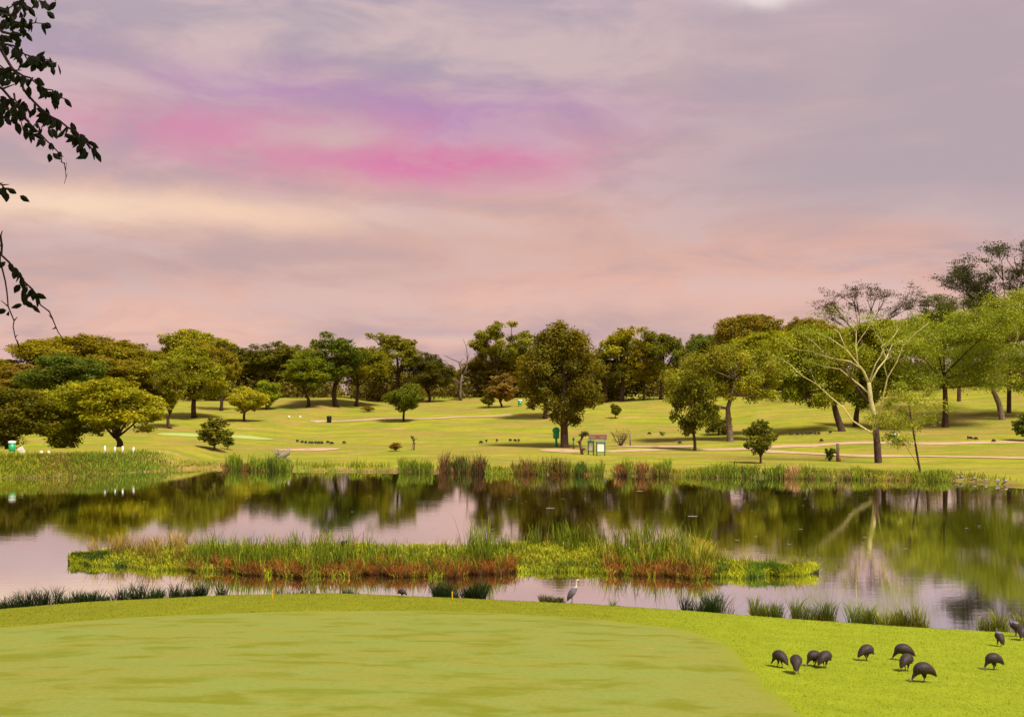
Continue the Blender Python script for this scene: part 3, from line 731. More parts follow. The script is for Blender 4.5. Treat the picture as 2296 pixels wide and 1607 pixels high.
fever = [[(715, 1450), (705, 1300), (690, 1150), (668, 1050), (655, 930)],
 [(702, 1275), (640, 1235), (560, 1180), (500, 1090), (420, 1020), (340, 940), (250, 885), (190, 880)],
 [(655, 1000), (610, 950), (560, 900), (500, 840), (400, 820), (330, 790)],
 [(655, 940), (625, 840), (560, 790), (430, 760), (340, 720), (230, 700)],
 [(655, 930), (632, 860), (590, 800), (530, 710), (440, 640), (340, 590)],
 [(600, 815), (590, 690), (600, 590), (560, 540)], [(530, 710), (490, 600), (430, 550)],
 [(655, 930), (690, 810), (720, 760), (740, 700), (700, 640), (680, 620)],
 [(660, 940), (730, 840), (800, 770), (850, 680), (920, 650), (990, 655)],
 [(705, 1200), (735, 1000), (750, 900), (800, 800), (830, 700), (900, 620), (970, 560)],
 [(750, 900), (720, 830), (720, 750)], [(800, 770), (780, 690), (870, 640), (950, 550)], [(250, 885), (160, 810), (100, 770)], [(590, 690), (640, 620), (700, 540)], [(430, 760), (350, 680), (300, 640)]]
branch_tree('tall fever tree with pale yellow bare branches by the pond', 1969, 1037, fever, (.21, .235, .018), 'bark_fever', 5, .12, 34, .8, .42,
    dead=[[(655, 1065), (580, 960), (500, 850), (420, 760), (300, 720)]], depth=.7, dense_from=.45, darkbase=True)
branch_tree('bright feathery tree with dark trunk right of the fever tree', 2119, 957,
    [[(2119, 957), (2120, 920), (2119, 880), (2117, 840)], [(2117, 850), (2080, 830), (2040, 800), (2005, 770)], [(2117, 845), (2090, 790), (2060, 750), (2030, 735)], [(2117, 840), (2110, 780), (2105, 740)], [(2117, 840), (2150, 790), (2180, 750), (2200, 725)],
     [(2117, 850), (2160, 830), (2200, 810), (2235, 790)], [(2119, 870), (2070, 865), (2030, 850), (2000, 840)], [(2119, 870), (2160, 865), (2195, 855)], [(2110, 790), (2140, 745), (2160, 730)]],
    (.20, .225, .016), 'bark', 6, .17, 120, 1.35, .55, zoom=False, depth=1.0, flat=.4,
    extra=[(x, y) for x in range(2005, 2240, 26) for y in (745, 785, 825, 860)])
branch_tree('large bright feathery tree with pale limbs at the right edge', 2247, 940,
    [[(2247, 940), (2240, 905), (2225, 870), (2232, 845)], [(2230, 850), (2200, 830), (2170, 832), (2130, 850)], [(2230, 845), (2260, 800), (2240, 770), (2180, 795), (2150, 800)], [(2232, 845), (2280, 830), (2330, 800), (2380, 770)],
     [(2230, 845), (2250, 760), (2230, 720), (2180, 735), (2130, 770)], [(2240, 800), (2290, 740), (2330, 690)], [(2245, 790), (2265, 720), (2280, 670)], [(2235, 850), (2290, 870), (2350, 870)], [(2250, 760), (2220, 700), (2190, 690)]],
    (.215, .235, .016), 'bark_fever', 8, .17, 120, 1.35, .55, trunkm='bark_light', zoom=False, depth=1.0, flat=.4,
    extra=[(x, y) for x in range(2165, 2420, 30) for y in (700, 740, 780, 820, 855)]+[(x, 668) for x in range(2250, 2400, 30)])
branch_tree('young light green tree with thin leaning double stem at the pond edge', 2064, 1062,
    [[(2064, 1062), (2055, 1010), (2050, 980), (2043, 940), (2037, 900)], [(2060, 1045), (2045, 1010), (2030, 980), (2015, 945)], [(2043, 940), (2025, 915), (2005, 900)], [(2040, 920), (2055, 895), (2068, 885)], [(2037, 905), (2035, 885), (2030, 875)],
     [(2050, 975), (2062, 950), (2075, 935)], [(2030, 980), (2005, 965), (1992, 950)], [(2025, 915), (2005, 925), (1985, 935)]],
    (.22, .23, .018), 'bark', 14, .12, 75, .5, .12, zoom=False, depth=.7, flat=.6, extra=[(2000, 905), (2020, 895), (2040, 888), (2058, 905), (2010, 930), (2045, 925), (2065, 940), (1995, 950), (2025, 955), (2050, 960), (2035, 985), (2010, 980)])
# leafless-looking umbrella thorns on the right skyline
def thorn(label, px, d, fork, tips, c, seed, n=30, spread=.8, leaf=.16):
    polys = [[(px, HOR+(CAMZ-at(px, d)[2])*F/d), (px+2, fork+40), (px, fork)]]
    rs = np.random.RandomState(seed)
    for tx, ty in tips:
        mx = px+(tx-px)*.55; my = fork+(ty-fork)*.62+4; polys.append([(px, fork), (px+(tx-px)*.3, fork+(my-fork)*.5), (mx, my), (tx, ty)])
        for _ in range(3):
            polys.append([(mx, my), (mx+(tx-mx)*.6+rs.uniform(-14, 14), my+(ty-my)*.6), (tx+rs.uniform(-26, 26), ty+rs.uniform(-6, 8))])
    return branch_tree(label, px, 0, polys, c, 'bark', seed, leaf, n, spread, .42, zoom=False, depth=.9, flat=.3, d=d, dense_from=.4)
thorn('bare-looking dark umbrella thorn tree above the fever tree', 1932, 235, 760, [(1838, 690), (1865, 668), (1895, 655), (1925, 652), (1955, 655), (1990, 656), (2025, 668), (1850, 705), (2010, 690)], (.075, .055, .03), 15, 16, .7)
thorn('dark open umbrella thorn tree cut by the upper right edge', 2262, 200, 730, [(2150, 625), (2165, 610), (2195, 590), (2215, 565), (2250, 560), (2180, 640), (2225, 640), (2290, 600), (2310, 555), (2330, 580), (2240, 610), (2290, 640)], (.06, .06, .02), 16, 34, .75)
thorn('small dark thorn tree low on the right skyline', 2080, 245, 760, [(2045, 690), (2065, 678), (2085, 676), (2100, 690), (2110, 700)], (.075, .075, .02), 17, 30, .7)
thorn('green-topped thorn tree between the two dark umbrella thorns', 2150, 225, 760, [(2105, 690), (2130, 672), (2155, 668), (2180, 675), (2200, 690), (2215, 700), (2120, 705)], (.10, .11, .018), 18, 44, .85)

# dead tree on the ridge
def dead_tree():
    b = pix(1033, 897); k = b[1]/F; o = empty('dead_tree', b); L = lambda q, y=0: ((q[0]-1033)*k, y, (897-q[1])*k)
    Z = lambda q: ((750+q[0]*.32666)/1.30662, (900+q[1]*.32666)/1.30662)
    g = Geo(); g.tube([L((1033, 900))]+[L(Z(q)) for q in [(1830, 780), (1835, 680), (1850, 600)]], [.5, .42, .36, .3], 8)
    link('trunk', g.mesh('trunk', M['bark_dead'], True), o)
    for i, (P, r) in enumerate([([(1848, 620), (1890, 540), (1895, 440), (1885, 350), (1855, 280)], .24), ([(1838, 640), (1835, 540), (1820, 490), (1760, 465), (1710, 440), (1690, 430)], .22),
                  ([(1835, 690), (1780, 640), (1745, 590), (1740, 530), (1700, 480), (1675, 470)], .2), ([(1892, 470), (1910, 430), (1915, 400)], .1), ([(1848, 610), (1880, 590), (1910, 560)], .12), ([(1822, 500), (1850, 470), (1870, 455)], .1), ([(1895, 450), (1875, 420), (1870, 390)], .08)]):
        g = Geo(); n = len(P); g.tube([L(Z(q), (-1)**i*j*.5) for j, q in enumerate(P)], [r*(1-.75*j/(n-1)) for j in range(n)], 6); link('branch', g.mesh('branch', M['bark_dead'], True), o)
    tag(o, 'leafless dead tree with crooked arms on the ridge', 'tree')
dead_tree()

# undergrowth under the ridge trees
rs = np.random.RandomState(77); blobs = []
for i in range(620):
    px = rs.uniform(-80, 2380); d = rs.uniform(290, 335); b = at(px, d); h = rs.uniform(1.8, 3.8)*(1.2 if px < 560 else 1); blobs.append((b+[0, 0, h*.75], h))
    if rs.rand() < .6: blobs.append((b+[rs.uniform(-2, 2), 0, h*1.9], h*.75))
V, C = blob_leaves(blobs, 17, .42, rs, 1.0); C = C*np.array([.16, .125, .016])
th = link('undergrowth', make_mesh('undergrowth', V, np.arange(len(V)).reshape(-1, 4), M['blade'], C)); tag(th, 'dense olive thicket filling the gaps beneath the ridge trees', 'thicket', kind='stuff')

# ------------------------------------------------------------------ island
front = np.array([(152, 1262), (200, 1269), (300, 1273), (420, 1276), (560, 1288), (800, 1290), (1000, 1290), (1150, 1285), (1250, 1278), (1340, 1281), (1370, 1290), (1590, 1292), (1680, 1296), (1780, 1291), (1836, 1284)], float)
back = np.array([(152, 1259), (230, 1241), (420, 1229), (700, 1224), (1000, 1226), (1200, 1222), (1500, 1230), (1590, 1252), (1640, 1266), (1720, 1274), (1800, 1281), (1836, 1283)], float)
def island_pt(px, v):
    yf_ = np.interp(px, front[:, 0], front[:, 1]); yb = np.interp(px, back[:, 0], back[:, 1])
    wob = 3.0*np.sin(px*.021)+2.0*np.sin(px*.057+1)+1.2*np.sin(px*.13)
    df = CAMZ*F/(yf_+wob-HOR); db = CAMZ*F/(yb-HOR); d = df+(db-df)*v
    z = -.04+.27*np.sin(np.clip(v, 0, 1)*pi)**.6
    return np.stack([(px-CX)/F*d, d, z], -1)
pxs = np.linspace(152, 1836, 160); vs = np.linspace(0, 1, 10); V = []
for v in vs: V.append(island_pt(pxs, np.full(160, v)))
lo = V[0].copy(); lo[:, 2] = -.5; lo[:, 1] -= .15; hi = V[-1].copy(); hi[:, 2] = -.5
V = np.vstack([lo]+V+[hi]); k = 160
fc = np.array([[i*k+j, i*k+j+1, (i+1)*k+j+1, (i+1)*k+j] for i in range(11) for j in range(k-1)])
M['soil'] = simple('wet_soil', (.035, .026, .010), .9, .4, 1.2, .2)
link('island', make_mesh('island', V, fc, M['soil'], None, True))['kind'] = 'structure'
def isl(x0, x1, v0, v1, n, rs, clump=0):
    if clump:
        c = rs.uniform(x0, x1, clump); cv = rs.uniform(v0, v1, clump); j = rs.randint(0, clump, n)
        return island_pt(np.clip(c[j]+rs.randn(n)*8, 153, 1835), np.clip(cv[j]+rs.randn(n)*.06, -.03, 1))
    return island_pt(rs.uniform(x0, x1, n), rs.uniform(v0, v1, n))
rs = np.random.RandomState(9)
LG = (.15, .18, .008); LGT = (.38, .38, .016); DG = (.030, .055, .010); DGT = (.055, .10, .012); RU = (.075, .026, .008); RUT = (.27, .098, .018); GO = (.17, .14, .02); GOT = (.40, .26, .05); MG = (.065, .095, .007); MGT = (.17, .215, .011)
def stuff(name, T, label): return tag(link(name, T.mesh(name)), label, name.replace('_', ' ').split()[-1], kind='stuff')
T = Tuft()
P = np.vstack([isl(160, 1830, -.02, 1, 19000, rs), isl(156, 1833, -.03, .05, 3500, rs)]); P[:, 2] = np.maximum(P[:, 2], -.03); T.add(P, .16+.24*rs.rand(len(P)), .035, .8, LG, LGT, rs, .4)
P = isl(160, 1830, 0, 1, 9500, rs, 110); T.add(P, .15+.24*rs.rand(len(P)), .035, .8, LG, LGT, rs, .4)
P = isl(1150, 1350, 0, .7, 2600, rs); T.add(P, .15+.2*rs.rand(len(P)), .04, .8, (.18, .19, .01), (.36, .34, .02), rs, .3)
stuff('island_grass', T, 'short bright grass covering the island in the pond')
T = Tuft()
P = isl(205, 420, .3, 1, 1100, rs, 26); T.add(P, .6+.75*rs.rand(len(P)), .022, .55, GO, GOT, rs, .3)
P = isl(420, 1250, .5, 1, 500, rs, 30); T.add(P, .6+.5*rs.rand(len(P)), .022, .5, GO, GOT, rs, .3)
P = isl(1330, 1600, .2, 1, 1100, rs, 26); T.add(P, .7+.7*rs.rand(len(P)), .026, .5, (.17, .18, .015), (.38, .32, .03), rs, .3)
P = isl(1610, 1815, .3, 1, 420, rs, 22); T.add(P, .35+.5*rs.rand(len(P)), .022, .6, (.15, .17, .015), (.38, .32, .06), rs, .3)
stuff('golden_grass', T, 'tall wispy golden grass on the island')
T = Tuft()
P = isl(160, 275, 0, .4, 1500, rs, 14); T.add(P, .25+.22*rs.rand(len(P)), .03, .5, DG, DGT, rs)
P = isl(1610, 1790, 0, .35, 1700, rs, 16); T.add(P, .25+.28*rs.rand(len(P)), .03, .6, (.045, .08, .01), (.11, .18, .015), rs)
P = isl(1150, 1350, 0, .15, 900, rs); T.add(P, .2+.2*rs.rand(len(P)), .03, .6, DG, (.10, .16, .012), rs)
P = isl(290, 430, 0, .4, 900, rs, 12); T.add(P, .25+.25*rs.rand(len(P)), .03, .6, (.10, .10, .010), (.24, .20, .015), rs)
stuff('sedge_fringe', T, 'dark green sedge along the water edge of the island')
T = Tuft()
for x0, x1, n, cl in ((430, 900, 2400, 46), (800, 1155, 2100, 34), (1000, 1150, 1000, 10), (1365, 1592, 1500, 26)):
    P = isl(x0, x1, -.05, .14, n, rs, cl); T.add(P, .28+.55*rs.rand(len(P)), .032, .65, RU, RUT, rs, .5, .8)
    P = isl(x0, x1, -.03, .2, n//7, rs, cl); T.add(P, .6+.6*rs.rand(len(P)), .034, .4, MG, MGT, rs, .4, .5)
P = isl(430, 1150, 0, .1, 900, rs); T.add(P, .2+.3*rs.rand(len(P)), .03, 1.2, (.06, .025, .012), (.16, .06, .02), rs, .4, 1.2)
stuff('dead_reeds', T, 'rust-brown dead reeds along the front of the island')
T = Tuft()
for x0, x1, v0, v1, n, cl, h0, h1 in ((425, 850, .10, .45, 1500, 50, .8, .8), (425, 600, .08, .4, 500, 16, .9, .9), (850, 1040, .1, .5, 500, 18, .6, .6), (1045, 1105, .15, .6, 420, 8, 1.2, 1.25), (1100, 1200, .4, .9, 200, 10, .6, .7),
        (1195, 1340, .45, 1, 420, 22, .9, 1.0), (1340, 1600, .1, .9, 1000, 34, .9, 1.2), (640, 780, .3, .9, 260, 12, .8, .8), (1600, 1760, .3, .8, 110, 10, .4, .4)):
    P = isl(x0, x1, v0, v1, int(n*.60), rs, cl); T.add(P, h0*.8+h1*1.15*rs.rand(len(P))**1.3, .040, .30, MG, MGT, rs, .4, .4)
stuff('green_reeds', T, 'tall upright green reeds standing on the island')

# ------------------------------------------------------------------ reed and grass clumps along the far shore
def clump(label, px0, px1, top, spec, seed, name='reed_clump', cat='reeds', depth=2.2, inwater=.6, dens=1.0, group='clumps along the far shore'):
    """spec: list of (share, base colour, tip colour, height share, lean)"""
    rs = np.random.RandomState(seed); c = (px0+px1)/2
    x0 = (px0-CX)/F*120; x1 = (px1-CX)/F*120; xm = (x0+x1)/2; ym = float(far_shore(xm)); org = np.array([xm, ym, 0])
    Hm = max(.62, pz(top, ym)) if name == 'bank_grass' else pz(top, ym)
    n = int(dens*(85 if name == 'bank_grass' else 62)*(x1-x0)*1.5); T = Tuft()
    for sh, cb, ct, hs, ln in spec:
        m = max(10, int(n*sh)); k = max(2, int((x1-x0)*.85)); cx = rs.uniform(x0, x1, k); j = rs.randint(0, k, m); hk = .55+.6*rs.rand(k)
        s = rs.uniform(-inwater, depth, m); x = (rs.uniform(x0, x1, m)+rs.randn(m)*1.0 if name == 'bank_grass' else np.clip(cx[j]+rs.randn(m)*.45, x0, x1))*(far_shore(xm)+s)/120; y = far_shore(x)+s; z = np.maximum(H(x, y), -.05)
        T.add(np.c_[x, y, z]-org, Hm*hs*hk[j]*(.36+.5*rs.rand(m)), .05+.02*rs.rand(m), ln, cb, ct, rs, .45, .6)
    o = link(name, T.mesh(name), None, org); return tag(o, label, cat, group)
gA = (.10, .135, .010); gB = (.21, .26, .016); dA = (.04, .06, .010); dB = (.08, .12, .014); rA = (.08, .036, .012); rB = (.24, .115, .03); tA = (.22, .12, .05); tB = (.42, .25, .10); yA = (.17, .18, .012); yB = (.32, .30, .02)
clump('bright grassy bank below the tee at the left edge', -40, 90, 1034, [(1, yA, yB, .5, .8), (.8, gA, gB, .55, .8)], 1, 'bank_grass', 'grass', 9.5, .2, 2.2)
clump('reddish dead grass patch at the water below the tee', 95, 205, 1043, [(.7, tA, tB, .6, .9), (.4, rA, rB, .6, .9), (.9, yA, yB, .7, .6), (.6, gA, gB, .7, .6)], 2, 'bank_grass', 'grass', 9.5, .4, 2.2)
clump('lush green bank grass right of the reddish dead patch', 205, 330, 1028, [(1.2, gA, gB, .6, .7), (.6, (.05, .11, .01), (.12, .24, .015), .65, .6)], 3, 'bank_grass', 'grass', 9.5, .2, 2.2)
clump('low mown bank edge left of the first tall reeds', 330, 480, 1046, [(1, yA, yB, .5, .7), (.3, dA, dB, .5, .6)], 4, 'bank_grass', 'grass', 7, .2, 1.6)
clump('tall green reeds with rusty feet beside the driftwood', 480, 655, 1008, [(1.2, gA, gB, 1, .3), (.6, dA, dB, .9, .3), (.8, rA, rB, .45, .8)], 5)
clump('low thin reeds along the lawn strip right of the driftwood', 655, 895, 1026, [(.5, gA, gB, .9, .35), (.7, yA, yB, .5, .6)], 6, depth=5, dens=.6)
clump('green reed bed left of the first dark rusty reeds', 895, 972, 1018, [(1.2, gA, gB, 1, .3), (.5, dA, dB, .8, .3), (.3, rA, rB, .4, .8)], 7)
clump('dark red-brown tall reeds below the middle of the fairway', 968, 1088, 1006, [(.9, (.06, .03, .015), (.12, .06, .02), 1, .3), (.7, dA, dB, .9, .3), (.9, rA, rB, .5, .8)], 8)
clump('light green reeds between two rusty reed beds', 1088, 1150, 1026, [(1, gA, gB, .9, .4), (.6, yA, yB, .7, .5)], 9)
clump('dense rusty reed bed in front of the green kiosk', 1148, 1292, 1014, [(.7, (.07, .045, .015), (.15, .12, .02), 1, .3), (1.5, rA, rB, .62, .7), (.5, gA, gB, .9, .35)], 10)
clump('dark green reeds in front of the notice boards', 1295, 1352, 1014, [(1.4, dA, dB, .9, .35), (.7, gA, gB, .8, .4), (.4, rA, rB, .4, .8)], 11)
clump('short bright grass gap right of the notice boards', 1350, 1382, 1050, [(1, yA, yB, .7, .6)], 12, 'bank_grass', 'grass', 4, .2, .6)
clump('square rusty and green reed bed right of the notice boards', 1381, 1500, 1012, [(1, gA, gB, 1, .3), (1.3, rA, rB, .75, .6), (.4, tA, tB, .6, .6)], 13)
clump('low green reeds below the dark young tree', 1502, 1598, 1032, [(1, gA, gB, .95, .4), (.6, yA, yB, .7, .6), (.3, rA, rB, .5, .8)], 14, dens=.8)
clump('thick green reeds below the columnar shrub', 1600, 1755, 1030, [(1.4, gA, gB, 1, .4), (.5, dA, dB, .8, .4), (.4, tA, tB, .5, .8)], 15)
clump('tan dry reeds left of the fever tree', 1755, 1812, 1026, [(1, tA, tB, .9, .6), (.9, gA, gB, .9, .4)], 16)
clump('green and tan reeds at the foot of the fever tree', 1810, 1985, 1038, [(1.3, gA, gB, 1, .45), (.7, tA, tB, .7, .8), (.4, yA, yB, .7, .6)], 17)
clump('green waterside grass around the young leaning tree', 1985, 2130, 1046, [(1.2, gA, gB, .9, .5), (.4, tA, tB, .5, .8), (.5, yA, yB, .6, .6)], 18)
clump('short grass edge at the right end of the far shore', 2130, 2340, 1068, [(1, gA, gB, .7, .6), (.3, tA, tB, .5, .9)], 19, 'bank_grass', 'grass', 4, .2, .6)

# ------------------------------------------------------------------ dark tufts under the near bank
def tuft(label, px0, px1, top, cb, ct, seed, dens=1.0, off=.35, lean=.45, extra=None, wd=.026):
    rs = np.random.RandomState(seed); pc = (px0+px1)/2
    xs_ = []; d0 = 41.
    for _ in range(3): xm = (pc-CX)/F*d0; d0 = float(near_shore(xm))+off
    x0 = (px0-CX)/F*d0; x1 = (px1-CX)/F*d0; org = np.array([xm, d0, 0]); Hm = max(.3, pz(top, d0)+.24)
    n = int(dens*420*(x1-x0)**.85+40); k = max(6, int((x1-x0)*6)); c = rs.uniform(x0, x1, k); hk = .42+.72*rs.rand(k)**1.3; j = rs.randint(0, k, n)
    x = np.clip(c[j]+rs.randn(n)*.08, x0-.05, x1+.05); y = near_shore(x)+off+rs.uniform(-.35, .35, n); z = np.maximum(H(x, y), -.05)
    T = Tuft(); T.add(np.c_[x, y, z]-org, Hm*1.18*hk[j]*(.72+.33*rs.rand(n)), wd, lean, cb, ct, rs, .35)
    if extra:
        m = n//3; jj = rs.randint(0, k, m); x = np.clip(c[jj]+rs.randn(m)*.12, x0, x1); y = near_shore(x)+off+rs.uniform(-.35, .35, m); z = np.maximum(H(x, y), -.05)
        T.add(np.c_[x, y, z]-org, Hm*.6*(.5+.5*rs.rand(m)), wd, .9, extra[0], extra[1], rs, .35)
    return tag(link('grass_tuft', T.mesh('grass_tuft'), None, org), label, 'grass', 'tufts along the near bank')
bA = (.012, .020, .006); bB = (.026, .044, .010); lA = (.06, .09, .012); lB = (.16, .19, .02)
tuft('dark water grass tuft at the far left of the near bank', 8, 122, 1336, bA, bB, 1)
tuft('long dark water grass tuft second from the left on the near bank', 135, 292, 1320, bA, bB, 2)
tuft('longest dark water grass tuft at left of the near bank', 300, 512, 1317, bA, bB, 3)
tuft('thin low dark grass behind the crest of the lawn', 600, 700, 1330, bA, bB, 4, .3)
tuft('small dark grass tuft left of the pair of spiky tufts', 765, 802, 1328, bA, bB, 5, .6)
tuft('spiky dark green tuft left of the second yellow stake', 975, 1012, 1306, bA, bB, 6)
tuft('spiky dark green tuft right of the second yellow stake', 1016, 1082, 1304, bA, bB, 7)
tuft('round mossy clump just left of the heron', 1216, 1258, 1334, (.05, .045, .01), (.10, .10, .012), 8, 1.3)
tuft('tiny tuft right of the heron', 1372, 1384, 1350, lA, lB, 9, .6)
tuft('thin dark sprigs in the water left of the third stake', 1534, 1560, 1345, bA, bB, 10, .5)
tuft('compact dark tuft left of the third yellow stake', 1572, 1620, 1342, bA, (.05, .09, .015), 11)
tuft('long green tuft right of the third yellow stake', 1700, 1856, 1347, lA, lB, 12, 1.0, extra=((.12, .05, .02), (.2, .1, .03)))
tuft('small green tuft between two longer right-hand tufts', 1905, 1950, 1363, lA, lB, 13)
tuft('yellowish green tuft with brown feet on the right bank', 1980, 2068, 1362, (.09, .10, .012), (.22, .22, .02), 14, extra=((.14, .07, .02), (.26, .15, .03)))
tuft('bushy grass clump behind the two far right guineafowl', 2205, 2310, 1386, (.09, .10, .012), (.20, .20, .025), 15, .9)
tuft('sparse thin twigs leaning over the water left of the third stake', 1622, 1660, 1332, (.12, .08, .05), (.2, .14, .1), 16, .06, lean=.8, wd=.014)

# floating specks
rs = np.random.RandomState(31); g = Geo()
for i in range(70):
    p = onwater(rs.uniform(20, 2290), rs.uniform(1090, 1230)); r = rs.uniform(.03, .08)
    if rs.rand() < .06: r = .2
    n = 7; a0 = rs.rand()*6
    V = [(p[0]+r*(1+.5*rs.rand())*cos(a0+2*pi*k/n)*1.6, p[1]+r*sin(a0+2*pi*k/n), .012) for k in range(n)]
    g.add(V, [list(range(n))])
M['pad'] = simple('floating_leaf', (.30, .28, .22), .5, .4, 3, .3)
tag(link('floating_debris', g.mesh('floating_debris', M['pad'])), 'small pale specks of leaves floating on the pond', 'debris', kind='stuff')

# ------------------------------------------------------------------ birds
def fuse(name, geo, voxel, mat, colfn, smooth_it=4):
    me = geo.mesh(name+'_raw', mat); o = bpy.data.objects.new(name+'_raw', me); col.objects.link(o)
    r = o.modifiers.new('r', 'REMESH'); r.mode = 'VOXEL'; r.voxel_size = voxel
    s = o.modifiers.new('s', 'SMOOTH'); s.iterations = smooth_it; s.factor = .5
    dg = bpy.context.evaluated_depsgraph_get(); ev = o.evaluated_get(dg)
    m2 = bpy.data.meshes.new_from_object(ev); m2.name = name; bpy.data.objects.remove(o); bpy.data.meshes.remove(me)
    n = len(m2.vertices); co = np.empty(n*3, np.float32); m2.vertices.foreach_get('co', co); co = co.reshape(-1, 3)
    a = m2.color_attributes.new('col', 'FLOAT_COLOR', 'POINT'); c = np.ones((n, 4), np.float32); c[:, :3] = colfn(co); a.data.foreach_set('color', c.ravel())
    m2.polygons.foreach_set('use_smooth', np.ones(len(m2.polygons), bool)); m2.materials.clear(); m2.materials.append(mat); return m2
def ringbody(g, st, n=22):
    A = np.array(st, float); q = []
    for i in range(len(A)-1):
        p0, p1, p2, p3 = A[max(i-1, 0)], A[i], A[i+1], A[min(i+2, len(A)-1)]
        for t in (0, .25, .5, .75): q.append(.5*((2*p1)+(-p0+p2)*t+(2*p0-5*p1+4*p2-p3)*t*t+(-p0+3*p1-3*p2+p3)*t**3))
    q.append(A[-1]); st = [(a[0], a[1], max(.003, a[2]), max(.003, a[3])) for a in q]
    V = []; m = len(st)
    for i, (x, z, ry, rz) in enumerate(st):
        a = st[max(i-1, 0)]; b = st[min(i+1, m-1)]; tx, tz = b[0]-a[0], b[1]-a[1]; l = math.hypot(tx, tz)+1e-9; nx_, nz_ = -tz/l, tx/l
        for k in range(n):
            q = 2*pi*k/n; V.append((x+nx_*rz*sin(q), ry*cos(q), z+nz_*rz*sin(q)))
    Fc = [[i*n+k, i*n+(k+1) % n, (i+1)*n+(k+1) % n, (i+1)*n+k] for i in range(m-1) for k in range(n)]+[list(range(n))[::-1], [(m-1)*n+k for k in range(n)]]
    g.add(V, Fc)
def feather_mat(name, speck=.5):
    m, t, o = base_mat(name); b = t.new('ShaderNodeBsdfPrincipled')
    c = t.new('ShaderNodeAttribute', attribute_name='col').outputs['Color']; v = t.new('ShaderNodeTexCoord').outputs['Object']
    vo = t.new('ShaderNodeTexVoronoi'); t.put(vo.inputs['Vector'], v); vo.inputs['Scale'].default_value = 62
    dots = t.math('MULTIPLY', t.smooth(vo.outputs['Distance'], .34, .22), speck)
    n = t.noise(v, 14, 5, .6); c2 = t.mix(t.smooth(n, .35, .7), c, t.mix(1.0, c, (1.6, 1.25, 1.15), 'MULTIPLY'))
    t.put(b.inputs['Base Color'], t.mix(dots, c2, (.42, .40, .42))); b.inputs['Roughness'].default_value = .6; b.inputs['Specular IOR Level'].default_value = .25
    bp = t.new('ShaderNodeBump'); bp.inputs['Strength'].default_value = .5; bp.inputs['Distance'].default_value = .01; t.put(bp.inputs['Height'], t.noise(t.mapping(v, (1, 1, 2)), 40, 4)); t.put(b.inputs['Normal'], bp.outputs[0])
    t.t.links.new(b.outputs[0], o.inputs[0]); return m
M['guinea'] = feather_mat('guinea_plumage', .2); M['heron'] = feather_mat('heron_plumage', 0)
def guinea(name, pose):
    g = Geo()
    body = [(-.305, .13, .012, .012), (-.265, .17, .045, .030), (-.20, .225, .080, .062), (-.12, .280, .108, .092), (-.02, .310, .128, .115), (.075, .300, .124, .115), (.145, .262, .095, .092)]
    if pose == 'peck': neck = [(.200, .205, .064, .066), (.242, .145, .038, .042), (.270, .098, .025, .028), (.292, .066, .025, .028), (.314, .048, .020, .022), (.345, .026, .006, .006)]; hz = (.292, .075)
    elif pose == 'hunch': neck = [(.195, .235, .062, .062), (.228, .200, .034, .036), (.250, .180, .026, .028), (.275, .172, .022, .024), (.312, .158, .006, .006)]; hz = (.262, .19)
    else:
        body = [(-.26, .10, .012, .012), (-.235, .15, .045, .030), (-.18, .225, .082, .066), (-.10, .300, .110, .100), (-.01, .350, .124, .118), (.065, .370, .110, .110), (.12, .385, .078, .075)]
        neck = [(.155, .430, .045, .045), (.168, .480, .028, .028), (.172, .520, .022, .022), (.182, .550, .024, .026), (.205, .556, .019, .020), (.240, .545, .006, .006)]; hz = (.183, .575)
    ringbody(g, [(x, z+(.012 if ry > .05 else 0), ry*1.16, rz*1.2) for x, z, ry, rz in body]+[(x, z, ry*.82, rz*.82) for x, z, ry, rz in neck])
    g.tube([(hz[0], 0, hz[1]), (hz[0]-.012, 0, hz[1]+.022), (hz[0]-.018, 0, hz[1]+.036)], [.013, .010, .005], 6)      # casque
    dz = .03 if pose == 'up' else 0
    for s, f in ((1, .035), (-1, -.045)):
        g.tube([(.0, .05*s, .22+dz), (-.015+f*.2, .052*s, .135), (-.008+f*.6, .052*s, .10), (f, .052*s, .018)], [.042, .026, .013, .011], 7)
        for tx, ty in ((.055, 0), (.042, .028), (.042, -.028), (-.025, 0)): g.tube([(f, .052*s, .016), (f+tx, .052*s+ty, .007)], [.010, .006], 5)
    hx, hz0 = {'peck': (.282, 9), 'hunch': (.243, 9), 'up': (.0, .47)}[pose]
    def cf(co):
        c = np.tile(np.array([.022, .0145, .0115]), (len(co), 1))
        head = (co[:, 0] > hx) if pose != 'up' else (co[:, 2] > .47)
        c[head] = (.12, .13, .15)
        leg = (co[:, 2] < .115) & (abs(co[:, 1]) > .02) & (co[:, 0] < .15) & (co[:, 0] > -.17); c[leg] = (.035, .028, .028); return c
    return fuse(name, g, .0075, M['guinea'], cf, 3)
GM = {p: guinea('guineafowl', p) for p in ('peck', 'hunch', 'up')}
GF = 'guineafowl feeding on the lawn'
def bird(me, px, py, ang, label, name='guineafowl', cat='bird', group=None, s=1.0, roll=0):
    b = pix(px, py); o = link(name, me, None, b-[0, 0, .004]); o.rotation_euler = (0, 0, radians(ang)); o.scale = (s*(.93 if group == GF else 1),)*3
    return tag(o, label, cat, group)
GF = 'guineafowl feeding on the lawn'
bird(GM['peck'], 2071, 1529, 187, 'nearest guineafowl pecking to the left at lower right', group=GF, s=1.08)
bird(GM['peck'], 2228, 1501, 192, 'guineafowl pecking leftward apart from the group near the right edge', group=GF, s=1.02)
bird(GM['hunch'], 2033, 1504, 40, 'guineafowl facing away directly behind the nearest one', group=GF)
bird(GM['peck'], 2026, 1480, 172, 'guineafowl with head down behind the pair at lower right', group=GF, s=1.05)
